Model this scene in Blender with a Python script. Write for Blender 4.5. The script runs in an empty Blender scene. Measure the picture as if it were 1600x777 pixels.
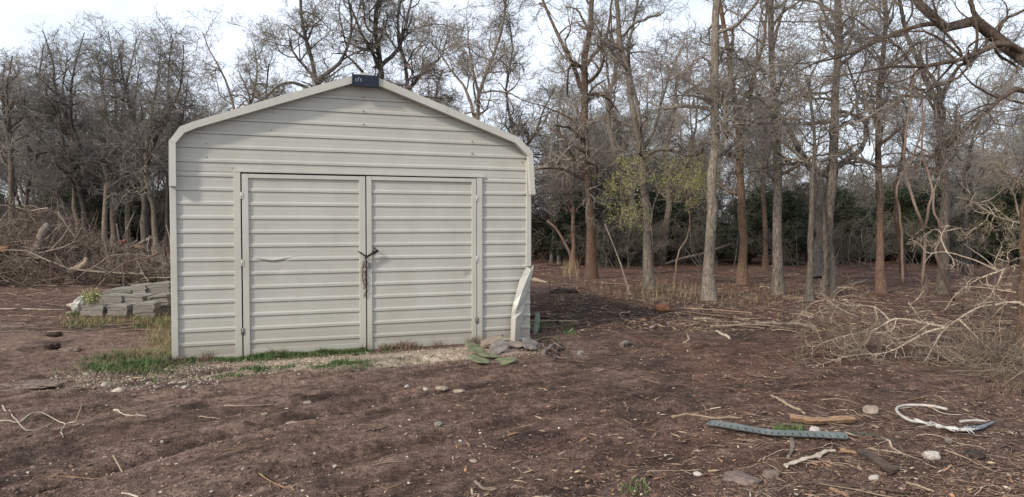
import bpy, math, random
import numpy as np
from mathutils import Vector, Matrix

SC = bpy.context.scene
COL = SC.collection
PI = math.pi
# ------------------------------------------------------------------ camera
H = 1.7
FPX = 1156.0
HOR = 350.0
PITCH = math.atan((388.5 - HOR) / FPX)
cam = bpy.data.objects.new('camera', bpy.data.cameras.new('camera'))
COL.objects.link(cam)
cam.location = (0, 0, H)
cam.rotation_euler = (PI / 2 - PITCH, 0, 0)
cam.data.sensor_width = 36
cam.data.lens = FPX / 1600 * 36
cam.data.clip_end = 1500
SC.camera = cam
# ------------------------------------------------------------------ sky, sun, exposure
SUN_AZ = math.radians(-136)      # clockwise from +Y : behind left
SUN_EL = math.radians(33)
w = bpy.data.worlds.new('World'); SC.world = w; w.use_nodes = True
nt = w.node_tree; N = nt.nodes; L = nt.links
bg = N['Background']; bg.inputs['Strength'].default_value = 0.12
sky = N.new('ShaderNodeTexSky'); sky.sky_type = 'NISHITA'; sky.sun_disc = False
sky.sun_elevation = SUN_EL; sky.sun_rotation = SUN_AZ
sky.air_density = 1.0; sky.dust_density = 1.5
tc = N.new('ShaderNodeTexCoord')
mp = N.new('ShaderNodeMapping'); mp.inputs['Scale'].default_value = (1, 1, 2.6)
L.new(tc.outputs['Generated'], mp.inputs['Vector'])
nz = N.new('ShaderNodeTexNoise'); nz.inputs['Scale'].default_value = 1.7; nz.inputs['Detail'].default_value = 6
nz.inputs['Roughness'].default_value = 0.55
L.new(mp.outputs[0], nz.inputs['Vector'])
cr = N.new('ShaderNodeValToRGB'); cr.color_ramp.elements[0].position = 0.32; cr.color_ramp.elements[1].position = 0.58
cr.color_ramp.elements[0].color = (.22, .22, .22, 1); cr.color_ramp.elements[1].color = (.90, .90, .90, 1)
L.new(nz.outputs['Fac'], cr.inputs['Fac'])
mx = N.new('ShaderNodeMix'); mx.data_type = 'RGBA'
L.new(cr.outputs['Color'], mx.inputs['Factor'])
L.new(sky.outputs['Color'], mx.inputs[6])
mx.inputs[7].default_value = (7.1, 7.7, 8.6, 1)
L.new(mx.outputs[2], bg.inputs['Color'])
sl = bpy.data.lights.new('sun', 'SUN'); sl.energy = 2.4; sl.angle = math.radians(5); sl.color = (1, .93, .83)
sun = bpy.data.objects.new('sun', sl); COL.objects.link(sun)
sd = Vector((math.sin(SUN_AZ) * math.cos(SUN_EL), math.cos(SUN_AZ) * math.cos(SUN_EL), math.sin(SUN_EL)))
sun.rotation_euler = sd.to_track_quat('Z', 'Y').to_euler()
SC.view_settings.view_transform = 'Standard'
SC.view_settings.look = 'None'
SC.view_settings.gamma = 1
SC.view_settings.exposure = 0.37
SC.cycles.max_bounces = 5
SC.cycles.diffuse_bounces = 3
SC.cycles.transparent_max_bounces = 8

# ------------------------------------------------------------------ geometry helpers
def ray(px, py):
    x = (px - 800) / FPX; z = -(py - 388.5) / FPX
    return np.array([x, math.cos(PITCH) + z * math.sin(PITCH), -math.sin(PITCH) + z * math.cos(PITCH)])
def at(px, py, Y):                       # world point seen at a pixel, Y metres in front
    r = ray(px, py); return np.array([0, 0, H]) + r * (Y / r[1])
def gpt(px, py, z=0.0):                  # ground point
    r = ray(px, py); t = (z - H) / r[2]; return np.array([0, 0, H]) + r * t

SO = np.array([-4.25236, 9.17991, 0.0]); SA = math.radians(20.511)
SU = np.array([math.cos(SA), math.sin(SA), 0]); SV = np.array([-math.sin(SA), math.cos(SA), 0])
SWID = 4.833; SDEP = 6.1
def shed_uv(x, y):
    dx = x - SO[0]; dy = y - SO[1]
    return dx * SU[0] + dy * SU[1], dx * SV[0] + dy * SV[1]

def _hash(ix, iy, s):
    h = (ix.astype(np.int64) * 374761393 + iy.astype(np.int64) * 668265263 + s * 974634777) & 0x7fffffff
    h = ((h ^ (h >> 13)) * 1274126177) & 0x7fffffff
    return ((h ^ (h >> 16)) & 0xffff) / 65535.0
def vnoise(x, y, s=0):
    x = np.asarray(x, float); y = np.asarray(y, float)
    ix = np.floor(x); iy = np.floor(y); fx = x - ix; fy = y - iy
    fx = fx * fx * (3 - 2 * fx); fy = fy * fy * (3 - 2 * fy)
    a = _hash(ix, iy, s); b = _hash(ix + 1, iy, s); c = _hash(ix, iy + 1, s); d = _hash(ix + 1, iy + 1, s)
    return (a * (1 - fx) + b * fx) * (1 - fy) + (c * (1 - fx) + d * fx) * fy - .5
def fbm(x, y, s=0, o=4):
    r = 0; a = 1
    for i in range(o):
        r = r + a * vnoise(x, y, s + i * 7); x = x * 2.03 + 11.3; y = y * 2.03 + 5.1; a *= .5
    return r
def sstep(a, b, x):
    t = np.clip((x - a) / (b - a), 0, 1); return t * t * (3 - 2 * t)
RC = (5.0, -.3)                           # centre of the wheel tracks' arc
def track_mask(x, y):
    r = np.hypot(x - RC[0], y - RC[1])
    wob = vnoise(x * .5, y * .5, 91) * .5
    m = 0
    for rc, wd, am in ((6.5, .26, .9), (7.35, .14, .5), (8.3, .30, 1), (9.5, .34, 1), (10.1, .12, .7), (11.2, .30, .9), (12.5, .25, .7)): m = m + am * np.exp(-((r + wob * .6 - rc) / wd) ** 4)
    m = m * sstep(.6, -1.8, x - .12 * y)
    return m, r
def height(x, y):
    x = np.asarray(x, float); y = np.asarray(y, float)
    u, v = shed_uv(x, y)
    near = sstep(-1.0, -.1, u) * sstep(SWID + 1, SWID + .1, u) * sstep(-1.0, -.15, v) * sstep(SDEP + 1, SDEP + .1, v)
    d = np.hypot(x, y)
    h = .10 * fbm(x * .13, y * .13, 1, 3) * sstep(4, 30, d) + .05 * fbm(x * .6, y * .6, 2, 3)
    rr_, tt_ = np.hypot(x - RC[0], y - RC[1]), np.arctan2(y - RC[1], x - RC[0])
    cl = .55 * fbm(x * 5, y * 5, 3, 4) + .75 * fbm(rr_ * 9, tt_ * 20, 35, 4) * sstep(14, 9, d) + .55 * (.35 - np.abs(fbm(x * 9 + 3, y * 9, 33, 3))) * sstep(16, 9, d)
    m, r = track_mask(x, y)
    th = np.arctan2(y - RC[1], x - RC[0])
    rid = fbm(r * 5.0 + .8 * vnoise(x * .8, y * .8, 5), th * 1.3, 12, 4)
    h -= .036 * m * sstep(14, 9, d) * (1 + .6 * vnoise(th * 9, r, 8))
    h += .072 * rid * (.30 + m) * sstep(14, 9, d)
    rough = .030 + .035 * sstep(.1, .4, fbm(x * .5 + 9, y * .5, 31, 2)) + .014 * sstep(1, 4, x)
    h += rough * cl * (1 - .75 * np.clip(m, 0, 1)) + .05 * np.maximum(0, fbm(x * 2.3, y * 2.3, 21, 3) - .25)
    return h * (1 - near) - .0 + near * (-.01 + .008 * cl)
def G(px, py, dz=0.0):                   # ground point with the real surface height
    p = gpt(px, py)
    for _ in range(3): p = gpt(px, py, float(height(p[0], p[1])))
    p[2] = float(height(p[0], p[1])) + dz
    return p

def raw_mesh(name, V, F, uv=None, cols=None, smooth=False):
    """V (n,3), F (m,k) index array (all faces of k sides)"""
    V = np.asarray(V, np.float32).reshape(-1, 3); F = np.asarray(F, np.int32)
    me = bpy.data.meshes.new(name); k = F.shape[1]
    me.vertices.add(len(V)); me.vertices.foreach_set('co', V.ravel())
    me.loops.add(F.size); me.loops.foreach_set('vertex_index', F.ravel())
    me.polygons.add(len(F)); me.polygons.foreach_set('loop_start', np.arange(0, F.size, k, dtype=np.int32))
    me.polygons.foreach_set('loop_total', np.full(len(F), k, np.int32))
    if smooth: me.polygons.foreach_set('use_smooth', np.ones(len(F), bool))
    me.update(calc_edges=True)
    if cols is not None:
        ca = me.color_attributes.new('tint', 'FLOAT_COLOR', 'POINT')
        c4 = np.ones((len(V), 4), np.float32); c4[:, :3] = cols; ca.data.foreach_set('color', c4.ravel())
    return me
def link(name, me, mat=None, parent=None, **props):
    o = bpy.data.objects.new(name, me); COL.objects.link(o)
    if mat is not None and me is not None and not me.materials: me.materials.append(mat)
    if parent is not None: o.parent = parent
    for k, v in props.items(): o[k] = v
    return o
def tag(o, label, category, group=None, kind=None):
    o['label'] = label; o['category'] = category
    if group: o['group'] = group
    if kind: o['kind'] = kind
    return o
def empty(name, loc, rz=0):
    o = bpy.data.objects.new(name, None); COL.objects.link(o); o.location = loc; o.rotation_euler = (0, 0, rz)
    o.empty_display_size = .1
    return o
def copy_tree(o, parent=None):
    c = o.copy(); COL.objects.link(c); c.parent = parent
    for ch in list(o.children): copy_tree(ch, c)
    return c

class MB:
    """collects polygons, links ONE mesh"""
    def __init__(s): s.v = []; s.f = []; s.sm = []
    def add(s, vs, fs, smooth=False):
        b = len(s.v); s.v += [tuple(map(float, p)) for p in vs]; s.f += [[b + i for i in f] for f in fs]; s.sm += [smooth] * len(fs); return s
    def box(s, x0, x1, y0, y1, z0, z1):
        return s.add([(x0, y0, z0), (x1, y0, z0), (x1, y1, z0), (x0, y1, z0), (x0, y0, z1), (x1, y0, z1), (x1, y1, z1), (x0, y1, z1)],
                     [(0, 3, 2, 1), (4, 5, 6, 7), (0, 1, 5, 4), (1, 2, 6, 5), (2, 3, 7, 6), (3, 0, 4, 7)])
    def tube(s, pts, rad, n=8, cap=True, flat=1.0):
        P = np.asarray(pts, float); K = len(P); R = np.broadcast_to(rad, (K,))
        T = np.gradient(P, axis=0); T /= np.linalg.norm(T, axis=1)[:, None] + 1e-9
        up = np.array([0, 0, 1.]) if abs(T[0][2]) < .9 else np.array([1., 0, 0])
        vs = []
        for i in range(K):
            a = np.cross(T[i], up); a /= np.linalg.norm(a) + 1e-9; b = np.cross(a, T[i]); up = b
            for j in range(n):
                q = 2 * PI * j / n; vs.append(P[i] + R[i] * (a * math.cos(q) + flat * b * math.sin(q)))
        fs = [(i * n + j, i * n + (j + 1) % n, (i + 1) * n + (j + 1) % n, (i + 1) * n + j) for i in range(K - 1) for j in range(n)]
        s.add(vs, fs, True)
        if cap:
            b = len(s.v) - K * n
            s.f.append([b + j for j in range(n)][::-1]); s.sm.append(False)
            s.f.append([b + (K - 1) * n + j for j in range(n)]); s.sm.append(False)
        return s
    def build(s, name, mat, parent=None, bevel=0):
        me = bpy.data.meshes.new(name); me.from_pydata(s.v, [], s.f); me.polygons.foreach_set('use_smooth', s.sm); me.update()
        o = link(name, me, mat, parent)
        if bevel:
            b = o.modifiers.new('b', 'BEVEL'); b.width = bevel; b.segments = 2; b.limit_method = 'ANGLE'
        return o

# ------------------------------------------------------------------ materials
def pmat(name, build):
    m = bpy.data.materials.new(name); m.use_nodes = True
    nt = m.node_tree; b = nt.nodes['Principled BSDF']; b.inputs['Roughness'].default_value = .85
    b.inputs['Specular IOR Level'].default_value = .25
    build(nt, b); return m
def nn(nt, typ, **kw):
    n = nt.nodes.new(typ)
    for k, v in kw.items():
        if k in n.inputs: n.inputs[k].default_value = v
        else: setattr(n, k, v)
    return n
def noise_tex(nt, scale, detail=4, rough=.6, vec=None, stretch=None):
    n = nn(nt, 'ShaderNodeTexNoise', Scale=scale, Detail=detail, Roughness=rough)
    if vec is None: vec = nn(nt, 'ShaderNodeTexCoord').outputs['Object']
    if stretch:
        mp = nn(nt, 'ShaderNodeMapping'); mp.inputs['Scale'].default_value = stretch; nt.links.new(vec, mp.inputs[0]); vec = mp.outputs[0]
    nt.links.new(vec, n.inputs['Vector']); return n
def ramp(nt, fac, stops):
    r = nn(nt, 'ShaderNodeValToRGB'); e = r.color_ramp.elements
    while len(e) < len(stops): e.new(.5)
    for i, (p, c) in enumerate(stops): e[i].position = p; e[i].color = (*c, 1)
    nt.links.new(fac, r.inputs['Fac']); return r
def bump(nt, b, h, strength=.5, dist=.01):
    n = nn(nt, 'ShaderNodeBump', Strength=strength, Distance=dist); nt.links.new(h, n.inputs['Height']); nt.links.new(n.outputs[0], b.inputs['Normal']); return n
def mul(nt, a, bb, fac=1.0):
    m = nn(nt, 'ShaderNodeMix', data_type='RGBA', blend_type='MULTIPLY'); m.inputs['Factor'].default_value = fac
    nt.links.new(a, m.inputs[6])
    if hasattr(bb, 'is_linked'): nt.links.new(bb, m.inputs[7])
    else: m.inputs[7].default_value = (*bb, 1)
    return m.outputs[2]

def bark(name, dark, mid, light, stretch=(11, 11, 2.2), scale=3.4, bstr=.9, low=None, rand=.35):
    def f(nt, b):
        tcg = nn(nt, 'ShaderNodeTexCoord')
        n = noise_tex(nt, scale, 6, .7, tcg.outputs['Object'], stretch)
        n2 = noise_tex(nt, 1.2, 3, .6, tcg.outputs['Object'])
        r = ramp(nt, n.outputs['Fac'], [(.34, dark), (.52, mid), (.72, light)])
        r2 = ramp(nt, n2.outputs['Fac'], [(.3, (.72, .70, .68)), (.7, (1.18, 1.16, 1.12))])
        c = mul(nt, r.outputs[0], r2.outputs[0])
        if low:
            g = nn(nt, 'ShaderNodeNewGeometry'); sx = nn(nt, 'ShaderNodeSeparateXYZ'); nt.links.new(g.outputs['Position'], sx.inputs[0])
            a = nn(nt, 'ShaderNodeMath', operation='MULTIPLY_ADD'); nt.links.new(n2.outputs['Fac'], a.inputs[0]); a.inputs[1].default_value = 1.9
            nt.links.new(sx.outputs['Z'], a.inputs[2])
            mr = nn(nt, 'ShaderNodeMapRange'); nt.links.new(a.outputs[0], mr.inputs[0])
            mr.inputs[1].default_value = low[1]; mr.inputs[2].default_value = low[1] + 1.2; mr.inputs[3].default_value = 1; mr.inputs[4].default_value = 0
            m = nn(nt, 'ShaderNodeMix', data_type='RGBA'); nt.links.new(mr.outputs[0], m.inputs['Factor'])
            r3 = ramp(nt, n.outputs['Fac'], [(.34, tuple(x * .35 for x in low[0])), (.6, low[0])])
            nt.links.new(c, m.inputs[6]); nt.links.new(r3.outputs[0], m.inputs[7]); c = m.outputs[2]
        oi = nn(nt, 'ShaderNodeObjectInfo'); mr = nn(nt, 'ShaderNodeMapRange'); nt.links.new(oi.outputs['Random'], mr.inputs[0])
        mr.inputs[3].default_value = 1 - rand; mr.inputs[4].default_value = 1 + rand * .6
        vm = nn(nt, 'ShaderNodeVectorMath', operation='SCALE'); nt.links.new(c, vm.inputs[0]); nt.links.new(mr.outputs[0], vm.inputs['Scale'])
        nt.links.new(vm.outputs[0], b.inputs['Base Color']); b.inputs['Roughness'].default_value = .95
        bump(nt, b, n.outputs['Fac'], bstr, .03)
    return pmat(name, f)
M = {}
M['bark'] = bark('bark_grey', (.045, .037, .031), (.17, .14, .115), (.34, .285, .235))
M['bark_pale'] = bark('bark_pale', (.065, .055, .045), (.215, .182, .146), (.40, .345, .28))
M['bark_red'] = bark('bark_red', (.04, .027, .021), (.155, .112, .085), (.29, .215, .165), low=((.22, .137, .095), 2.2))
M['bark_orange'] = bark('bark_orange', (.045, .028, .02), (.18, .118, .080), (.32, .22, .155), low=((.225, .14, .095), 1.7))
M['bark_dark'] = bark('bark_dark', (.032, .028, .026), (.105, .092, .082), (.22, .195, .17))
M['bark_far'] = bark('bark_far', (.07, .064, .062), (.17, .156, .146), (.30, .278, .255), bstr=.4)
M['deadwood'] = bark('deadwood', (.22, .17, .125), (.44, .36, .28), (.66, .57, .47), stretch=(6, 6, 6), scale=5, bstr=.3, rand=.1)
M['dead_twig'] = bark('dead_twig', (.13, .10, .072), (.28, .225, .17), (.44, .37, .29), stretch=(4, 4, 4), scale=5, bstr=.2, rand=.1)
def twigm(name, a, c, rnd=.3):
    def f(nt, b):
        n = noise_tex(nt, .9, 3)
        r = ramp(nt, n.outputs['Fac'], [(.35, a), (.68, c)])
        oi = nn(nt, 'ShaderNodeObjectInfo'); mr = nn(nt, 'ShaderNodeMapRange'); nt.links.new(oi.outputs['Random'], mr.inputs[0])
        mr.inputs[3].default_value = 1 - rnd; mr.inputs[4].default_value = 1 + rnd
        vm = nn(nt, 'ShaderNodeVectorMath', operation='SCALE'); nt.links.new(r.outputs[0], vm.inputs[0]); nt.links.new(mr.outputs[0], vm.inputs['Scale'])
        nt.links.new(vm.outputs[0], b.inputs['Base Color']); b.inputs['Roughness'].default_value = .9
    return pmat(name, f)
M['twig'] = twigm('twig_grey', (.16, .138, .116), (.32, .275, .23))
M['twig_warm'] = twigm('twig_warm', (.19, .145, .11), (.36, .285, .21))
M['twig_far'] = twigm('twig_far', (.130, .118, .105), (.265, .238, .205))
M['twig_cool'] = twigm('twig_cool', (.135, .122, .108), (.29, .260, .222))
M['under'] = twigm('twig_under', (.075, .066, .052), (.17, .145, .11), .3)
M['bud'] = twigm('bud_green', (.24, .26, .075), (.42, .43, .14), .15)
M['bud_tan'] = twigm('bud_tan', (.20, .175, .095), (.33, .285, .17), .15)
M['leaf_dark'] = twigm('juniper_green', (.024, .032, .018), (.066, .078, .042), .35)
M['leaf_mid'] = twigm('leaf_mid', (.05, .10, .025), (.11, .19, .05), .2)
M['vine'] = twigm('vine_red', (.15, .10, .075), (.27, .19, .145), .1)
M['brush'] = twigm('brush_brown', (.06, .045, .034), (.17, .13, .095), .2)

def tintmat(name, rough=.9, nscale=30, amt=.35, bstr=.4, bd=.005, spec=.2):
    def f(nt, b):
        a = nn(nt, 'ShaderNodeVertexColor', layer_name='tint')
        n = noise_tex(nt, nscale, 5, .65)
        r = ramp(nt, n.outputs['Fac'], [(.3, (1 - amt,) * 3), (.7, (1 + amt,) * 3)])
        nt.links.new(mul(nt, a.outputs['Color'], r.outputs[0]), b.inputs['Base Color'])
        b.inputs['Roughness'].default_value = rough; b.inputs['Specular IOR Level'].default_value = spec
        bump(nt, b, n.outputs['Fac'], bstr, bd)
    return pmat(name, f)
M['tint'] = tintmat('litter')
def plain(name, c0, c1, scale=8, rough=.8, bstr=.3, bd=.004, stretch=None, metal=0, spec=.3):
    def f(nt, b):
        n = noise_tex(nt, scale, 5, .65, None, stretch)
        r = ramp(nt, n.outputs['Fac'], [(.32, c0), (.68, c1)])
        nt.links.new(r.outputs[0], b.inputs['Base Color']); b.inputs['Roughness'].default_value = rough
        b.inputs['Metallic'].default_value = metal; b.inputs['Specular IOR Level'].default_value = spec
        if bstr: bump(nt, b, n.outputs['Fac'], bstr, bd)
    return pmat(name, f)

# ------------------------------------------------------------------ ground
def soil_colour(x, y):
    n = x.shape
    u, v = shed_uv(x, y)
    base = np.array([.140, .085, .066]); dry = np.array([.270, .185, .145]); mulch = np.array([.152, .080, .057]); dark = np.array([.050, .034, .029])
    sand = np.array([.50, .405, .31])
    c = np.ones(n + (3,)) * base
    def mixc(m, col):
        nonlocal c
        c = c * (1 - m[..., None]) + col * m[..., None]
    f1 = fbm(x * .35, y * .35, 41, 4)
    mixc(sstep(-.15, .45, f1) * .55, dry)
    mixc(sstep(0, -3.5, x) * sstep(19, 11, y) * sstep(-.7, .3, fbm(x * .8, y * .8, 57, 3)) * .85, dry)
    mixc(sstep(.5, 2.5, x) * sstep(-.3, .35, fbm(x * .7, y * .7, 43, 4)) * .75, mulch)
    mixc(sstep(10, 14, y) * sstep(-.35, .3, fbm(x * .4, y * .4, 47, 4)) * .6, mulch)
    mixc(sstep(.05, .45, fbm(x * 1.7, y * 1.7, 44, 4)) * .65, dark)
    m, r = track_mask(x, y)
    th = np.arctan2(y - RC[1], x - RC[0])
    streak = fbm(r * 5.0 + .8 * vnoise(x * .8, y * .8, 5), th * 1.3, 12, 4)
    mixc(sstep(-.05, .4, streak) * np.clip(m + .25, 0, 1) * .7 * sstep(15, 8, y), dry)
    mixc(sstep(.05, .5, -streak) * np.clip(m + .25, 0, 1) * .6 * sstep(15, 8, y), dark)
    # shed's cast shadow, to its right and back, painted into the soil colour
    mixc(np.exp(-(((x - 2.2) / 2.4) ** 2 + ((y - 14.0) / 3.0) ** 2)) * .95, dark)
    # pale gravel in front of the doors
    e = fbm(x * 1.5, y * 1.5, 45, 4) * .38
    sm = sstep(-1.30, -1.0, v + e) * sstep(-.30, -.5, v + e * .5 ) * sstep(.1, 1.3, u + e * 2) * sstep(4.7, 3.6, u + e * 2)
    mixc(np.clip(sm * (.8 + .5 * fbm(x * 7, y * 7, 46, 3)), 0, 1) * .8, sand)
    sm2 = np.exp(-(((u + .7) / 1.0) ** 2 + ((v + 1.0) / .45) ** 2)) * sstep(-.1, .4, fbm(x * 3, y * 3, 48, 3))
    mixc(sm2 * .8, sand)
    sk = fbm(r * 10, th * 22, 52, 4); mixc(sstep(.12, .45, sk) * .6 * sstep(16, 9, y) * (v < -.2), dark); mixc(sstep(.15, .5, -sk) * .4 * sstep(16, 9, y), dry)
    g = 1 + .5 * fbm(x * 7, y * 7, 49, 5)
    mixc(np.clip(sm * (1.05 + .5 * fbm(x * 7, y * 7, 46, 3)), 0, 1) * .95, sand)
    return np.clip(c * g[..., None], .01, .9)
def build_ground():
    ys = [-40, -25, -15, -9, -5, -3, -1.5, -.5, .3]; d = 1.0
    while d < 45: ys.append(d); d *= 1.0062
    while d < 260: ys.append(d); d *= 1.03
    ys = np.array(ys); q = np.linspace(-1, 1, 561); q = np.sign(q) * (.72 * np.abs(q) + .28 * np.abs(q) ** 4)
    hw = 1.15 * np.maximum(ys, 0) + 5
    X = q[None, :] * hw[:, None]; Y = np.repeat(ys[:, None], len(q), 1)
    rng = np.random.default_rng(3)
    X = X + rng.normal(0, .15, X.shape) * (hw[:, None] / 280) * (ys[:, None] > 1); Z = height(X, Y)
    Z = Z - .0
    nr, nc = X.shape; idx = np.arange(nr * nc).reshape(nr, nc)
    F = np.stack([idx[:-1, :-1], idx[:-1, 1:], idx[1:, 1:], idx[1:, :-1]], -1).reshape(-1, 4)
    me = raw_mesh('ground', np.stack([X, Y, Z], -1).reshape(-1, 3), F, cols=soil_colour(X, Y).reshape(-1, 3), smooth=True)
    def f(nt, b):
        a = nn(nt, 'ShaderNodeVertexColor', layer_name='tint')
        tcg = nn(nt, 'ShaderNodeTexCoord').outputs['Object']
        n1 = noise_tex(nt, 14, 8, .72, tcg); n2 = noise_tex(nt, 95, 4, .7, tcg)
        n3 = noise_tex(nt, 34, 5, .7, tcg, (1, 2.6, 1))
        r1 = ramp(nt, n1.outputs['Fac'], [(.32, (.38, .36, .36)), (.5, (.95, .95, .95)), (.68, (1.6, 1.6, 1.6))])
        r2 = ramp(nt, n2.outputs['Fac'], [(.36, (.40, .38, .37)), (.5, (1, 1, 1)), (.66, (1.8, 1.72, 1.6))])
        r3 = ramp(nt, n3.outputs['Fac'], [(.6, (1, 1, 1)), (.72, (1.9, 1.75, 1.55))])
        c = mul(nt, mul(nt, mul(nt, a.outputs['Color'], r1.outputs[0]), r2.outputs[0]), r3.outputs[0])
        nt.links.new(c, b.inputs['Base Color']); b.inputs['Roughness'].default_value = .95; b.inputs['Specular IOR Level'].default_value = .12
        ad = nn(nt, 'ShaderNodeMath', operation='MULTIPLY_ADD'); nt.links.new(n2.outputs['Fac'], ad.inputs[0]); ad.inputs[1].default_value = .45; nt.links.new(n1.outputs['Fac'], ad.inputs[2])
        bump(nt, b, ad.outputs[0], 1.0, .05)
    link('ground', me, pmat('soil', f), kind='structure')
build_ground()

# ------------------------------------------------------------------ shed
def metalpaint(name, col, dirt=.35):
    def f(nt, b):
        tcg = nn(nt, 'ShaderNodeTexCoord').outputs['Object']
        n = noise_tex(nt, 1.4, 5, .6, tcg); s = noise_tex(nt, 1.6, 4, .6, tcg, (1.6, 1, .8)); g = noise_tex(nt, 120, 2, .6, tcg)
        r = ramp(nt, n.outputs['Fac'], [(.3, tuple(x * .93 for x in col)), (.7, tuple(min(1, x * 1.05) for x in col))])
        r2 = ramp(nt, s.outputs['Fac'], [(.30, (.93, .92, .90)), (.55, (1, 1, 1))])
        r4 = ramp(nt, g.outputs['Fac'], [(.3, (.95, .95, .95)), (.6, (1, 1, 1))])
        c = mul(nt, mul(nt, r.outputs[0], r2.outputs[0]), r4.outputs[0])
        # splashed soil along the bottom edge
        sx = nn(nt, 'ShaderNodeSeparateXYZ'); nt.links.new(tcg, sx.inputs[0])
        a = nn(nt, 'ShaderNodeMath', operation='MULTIPLY_ADD'); nt.links.new(s.outputs['Fac'], a.inputs[0]); a.inputs[1].default_value = -.35; nt.links.new(sx.outputs['Z'], a.inputs[2])
        mr = nn(nt, 'ShaderNodeMapRange'); nt.links.new(a.outputs[0], mr.inputs[0]); mr.inputs[1].default_value = -.18; mr.inputs[2].default_value = .26; mr.inputs[3].default_value = dirt; mr.inputs[4].default_value = 0
        m = nn(nt, 'ShaderNodeMix', data_type='RGBA'); nt.links.new(mr.outputs[0], m.inputs['Factor']); nt.links.new(c, m.inputs[6]); m.inputs[7].default_value = (.27, .22, .16, 1)
        nt.links.new(m.outputs[2], b.inputs['Base Color']); b.inputs['Roughness'].default_value = .42; b.inputs['Specular IOR Level'].default_value = .4
        n5 = noise_tex(nt, 2.2, 3, .5, tcg)
        bump(nt, b, n5.outputs['Fac'], .12, .02)
    return pmat(name, f)
M['paint'] = metalpaint('beige_paint', (.465, .450, .395), .5)
M['trimpaint'] = metalpaint('trim_paint', (.495, .480, .42), .3)
M['dark'] = plain('dark_inside', (.01, .01, .01), (.02, .018, .015))
M['rust'] = plain('rusty_steel', (.05, .03, .02), (.16, .09, .055), 60, .8)
M['black'] = plain('black_rubber', (.008, .008, .009), (.02, .02, .022), 20, .5)
M['navy'] = plain('navy_plastic', (.008, .012, .024), (.019, .026, .044), 25, .5, .5, .004)
M['screw'] = plain('screw_metal', (.12, .11, .10), (.3, .28, .25), 30, .4, 0, metal=.6)

shed = empty('metal_shed', tuple(SO), SA)
tag(shed, 'beige ribbed metal shed with closed double doors and a bent corner trim', 'shed')
P_RIB = .178; Z0 = .162
def sheet(name, uL, uR, z0, z1, ybase, mat, parent, cols=14, seed=0, brk=(), dent=None, phase=Z0):
    """horizontal ribbed steel sheet, as wide as uL(z)..uR(z)"""
    zs = [(z0, None)]
    k = math.floor((z0 - phase) / P_RIB) - 1
    while phase + k * P_RIB < z1 + .1:
        z = phase + k * P_RIB; k += 1
        for dz, y in ((-.008, 0), (-.0075, .010), (0, .010), (.002, -.013), (.030, -.013), (.047, -.001), (.049, 0), (.115, 0), (.117, -.0015), (.121, -.0015), (.123, 0)): zs.append((z + dz, y))
    zs = sorted([q for q in zs if q[1] is not None], key=lambda q: q[0])
    zz = np.array([q[0] for q in zs]); yy = np.array([q[1] for q in zs])
    allz = sorted(set([z0, z1] + [z for z in zz if z0 < z < z1] + [b for b in brk if z0 < b < z1]))
    rng = random.Random(seed); V = []; F = []
    th = .0012
    for z in allz:
        y = float(np.interp(z, zz, yy)); a, b = uL(z), uR(z)
        for i in range(cols + 1):
            u = a + (b - a) * i / cols
            yo = y + .0025 * float(vnoise(u * 1.3 + seed, z * 1.7, seed)) 
            if dent: yo += dent(u, z)
            V.append((u, ybase + yo, z + .004 * float(vnoise(u * .8 + 3, round(z / P_RIB) * 3.7, seed + 5))))
    n = cols + 1
    for r in range(len(allz) - 1):
        for i in range(cols): F.append((r * n + i, r * n + i + 1, (r + 1) * n + i + 1, (r + 1) * n + i))
    m = MB(); m.add(V, F); o = m.build(name, mat, parent)
    s = o.modifiers.new('s', 'SOLIDIFY'); s.thickness = .0015; s.offset = 1
    return o
OUT = [(.014, 2.162), (.020, 2.708), (.146, 2.892), (.306, 2.963), (1.265, 3.315), (2.405, 3.715), (3.548, 3.315), (4.574, 2.949), (4.812, 2.737), (4.853, 2.127)]
INN = [(.093, 2.162), (.096, 2.690), (.195, 2.818), (.335, 2.885), (1.290, 3.225), (2.405, 3.615), (3.520, 3.225), (4.540, 2.862), (4.745, 2.680), (4.778, 2.127)]
# front wall: inside the roof outline, round the door opening
def uLg(z): return float(np.interp(z, [0, 2.70, 2.85, 2.925, 3.64], [.01, .03, .16, .30, 2.38]))
def uRg(z): return float(np.interp(z, [0, 2.70, 2.85, 2.91, 3.64], [4.823, 4.79, 4.66, 4.58, 2.43]))
sheet('gable_wall', uLg, uRg, 2.36, 3.64, 0, M['paint'], shed, 18, 1, (2.70, 2.85, 2.91, 2.925))
sheet('wall_panel', lambda z: .01, lambda z: .80, -.03, 2.357, 0, M['paint'], shed, 6, 2)
sheet('wall_panel', lambda z: 4.02, lambda z: 4.823, -.03, 2.357, 0, M['paint'], shed, 8, 3,
      dent=lambda u, z: .02 * math.exp(-((u - 4.7) / .1) ** 2 - ((z - .9) / .25) ** 2))
def jamb(u0, u1, z1, nm='door_jamb'):
    m = MB(); m.box(u0, u1, -.040, .04, -.03, z1); return m.build(nm, M['trimpaint'], shed, .004)
jamb(.752, .836, 2.356); jamb(3.996, 4.074, 2.350)
m = MB(); m.box(.772, 4.108, -.043, .04, 2.359, 2.392); m.build('door_header', M['trimpaint'], shed, .003)
m = MB(); m.box(.014, .088, -.038, .05, -.03, 2.66); m.build('corner_post', M['trimpaint'], shed, .006)
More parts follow.
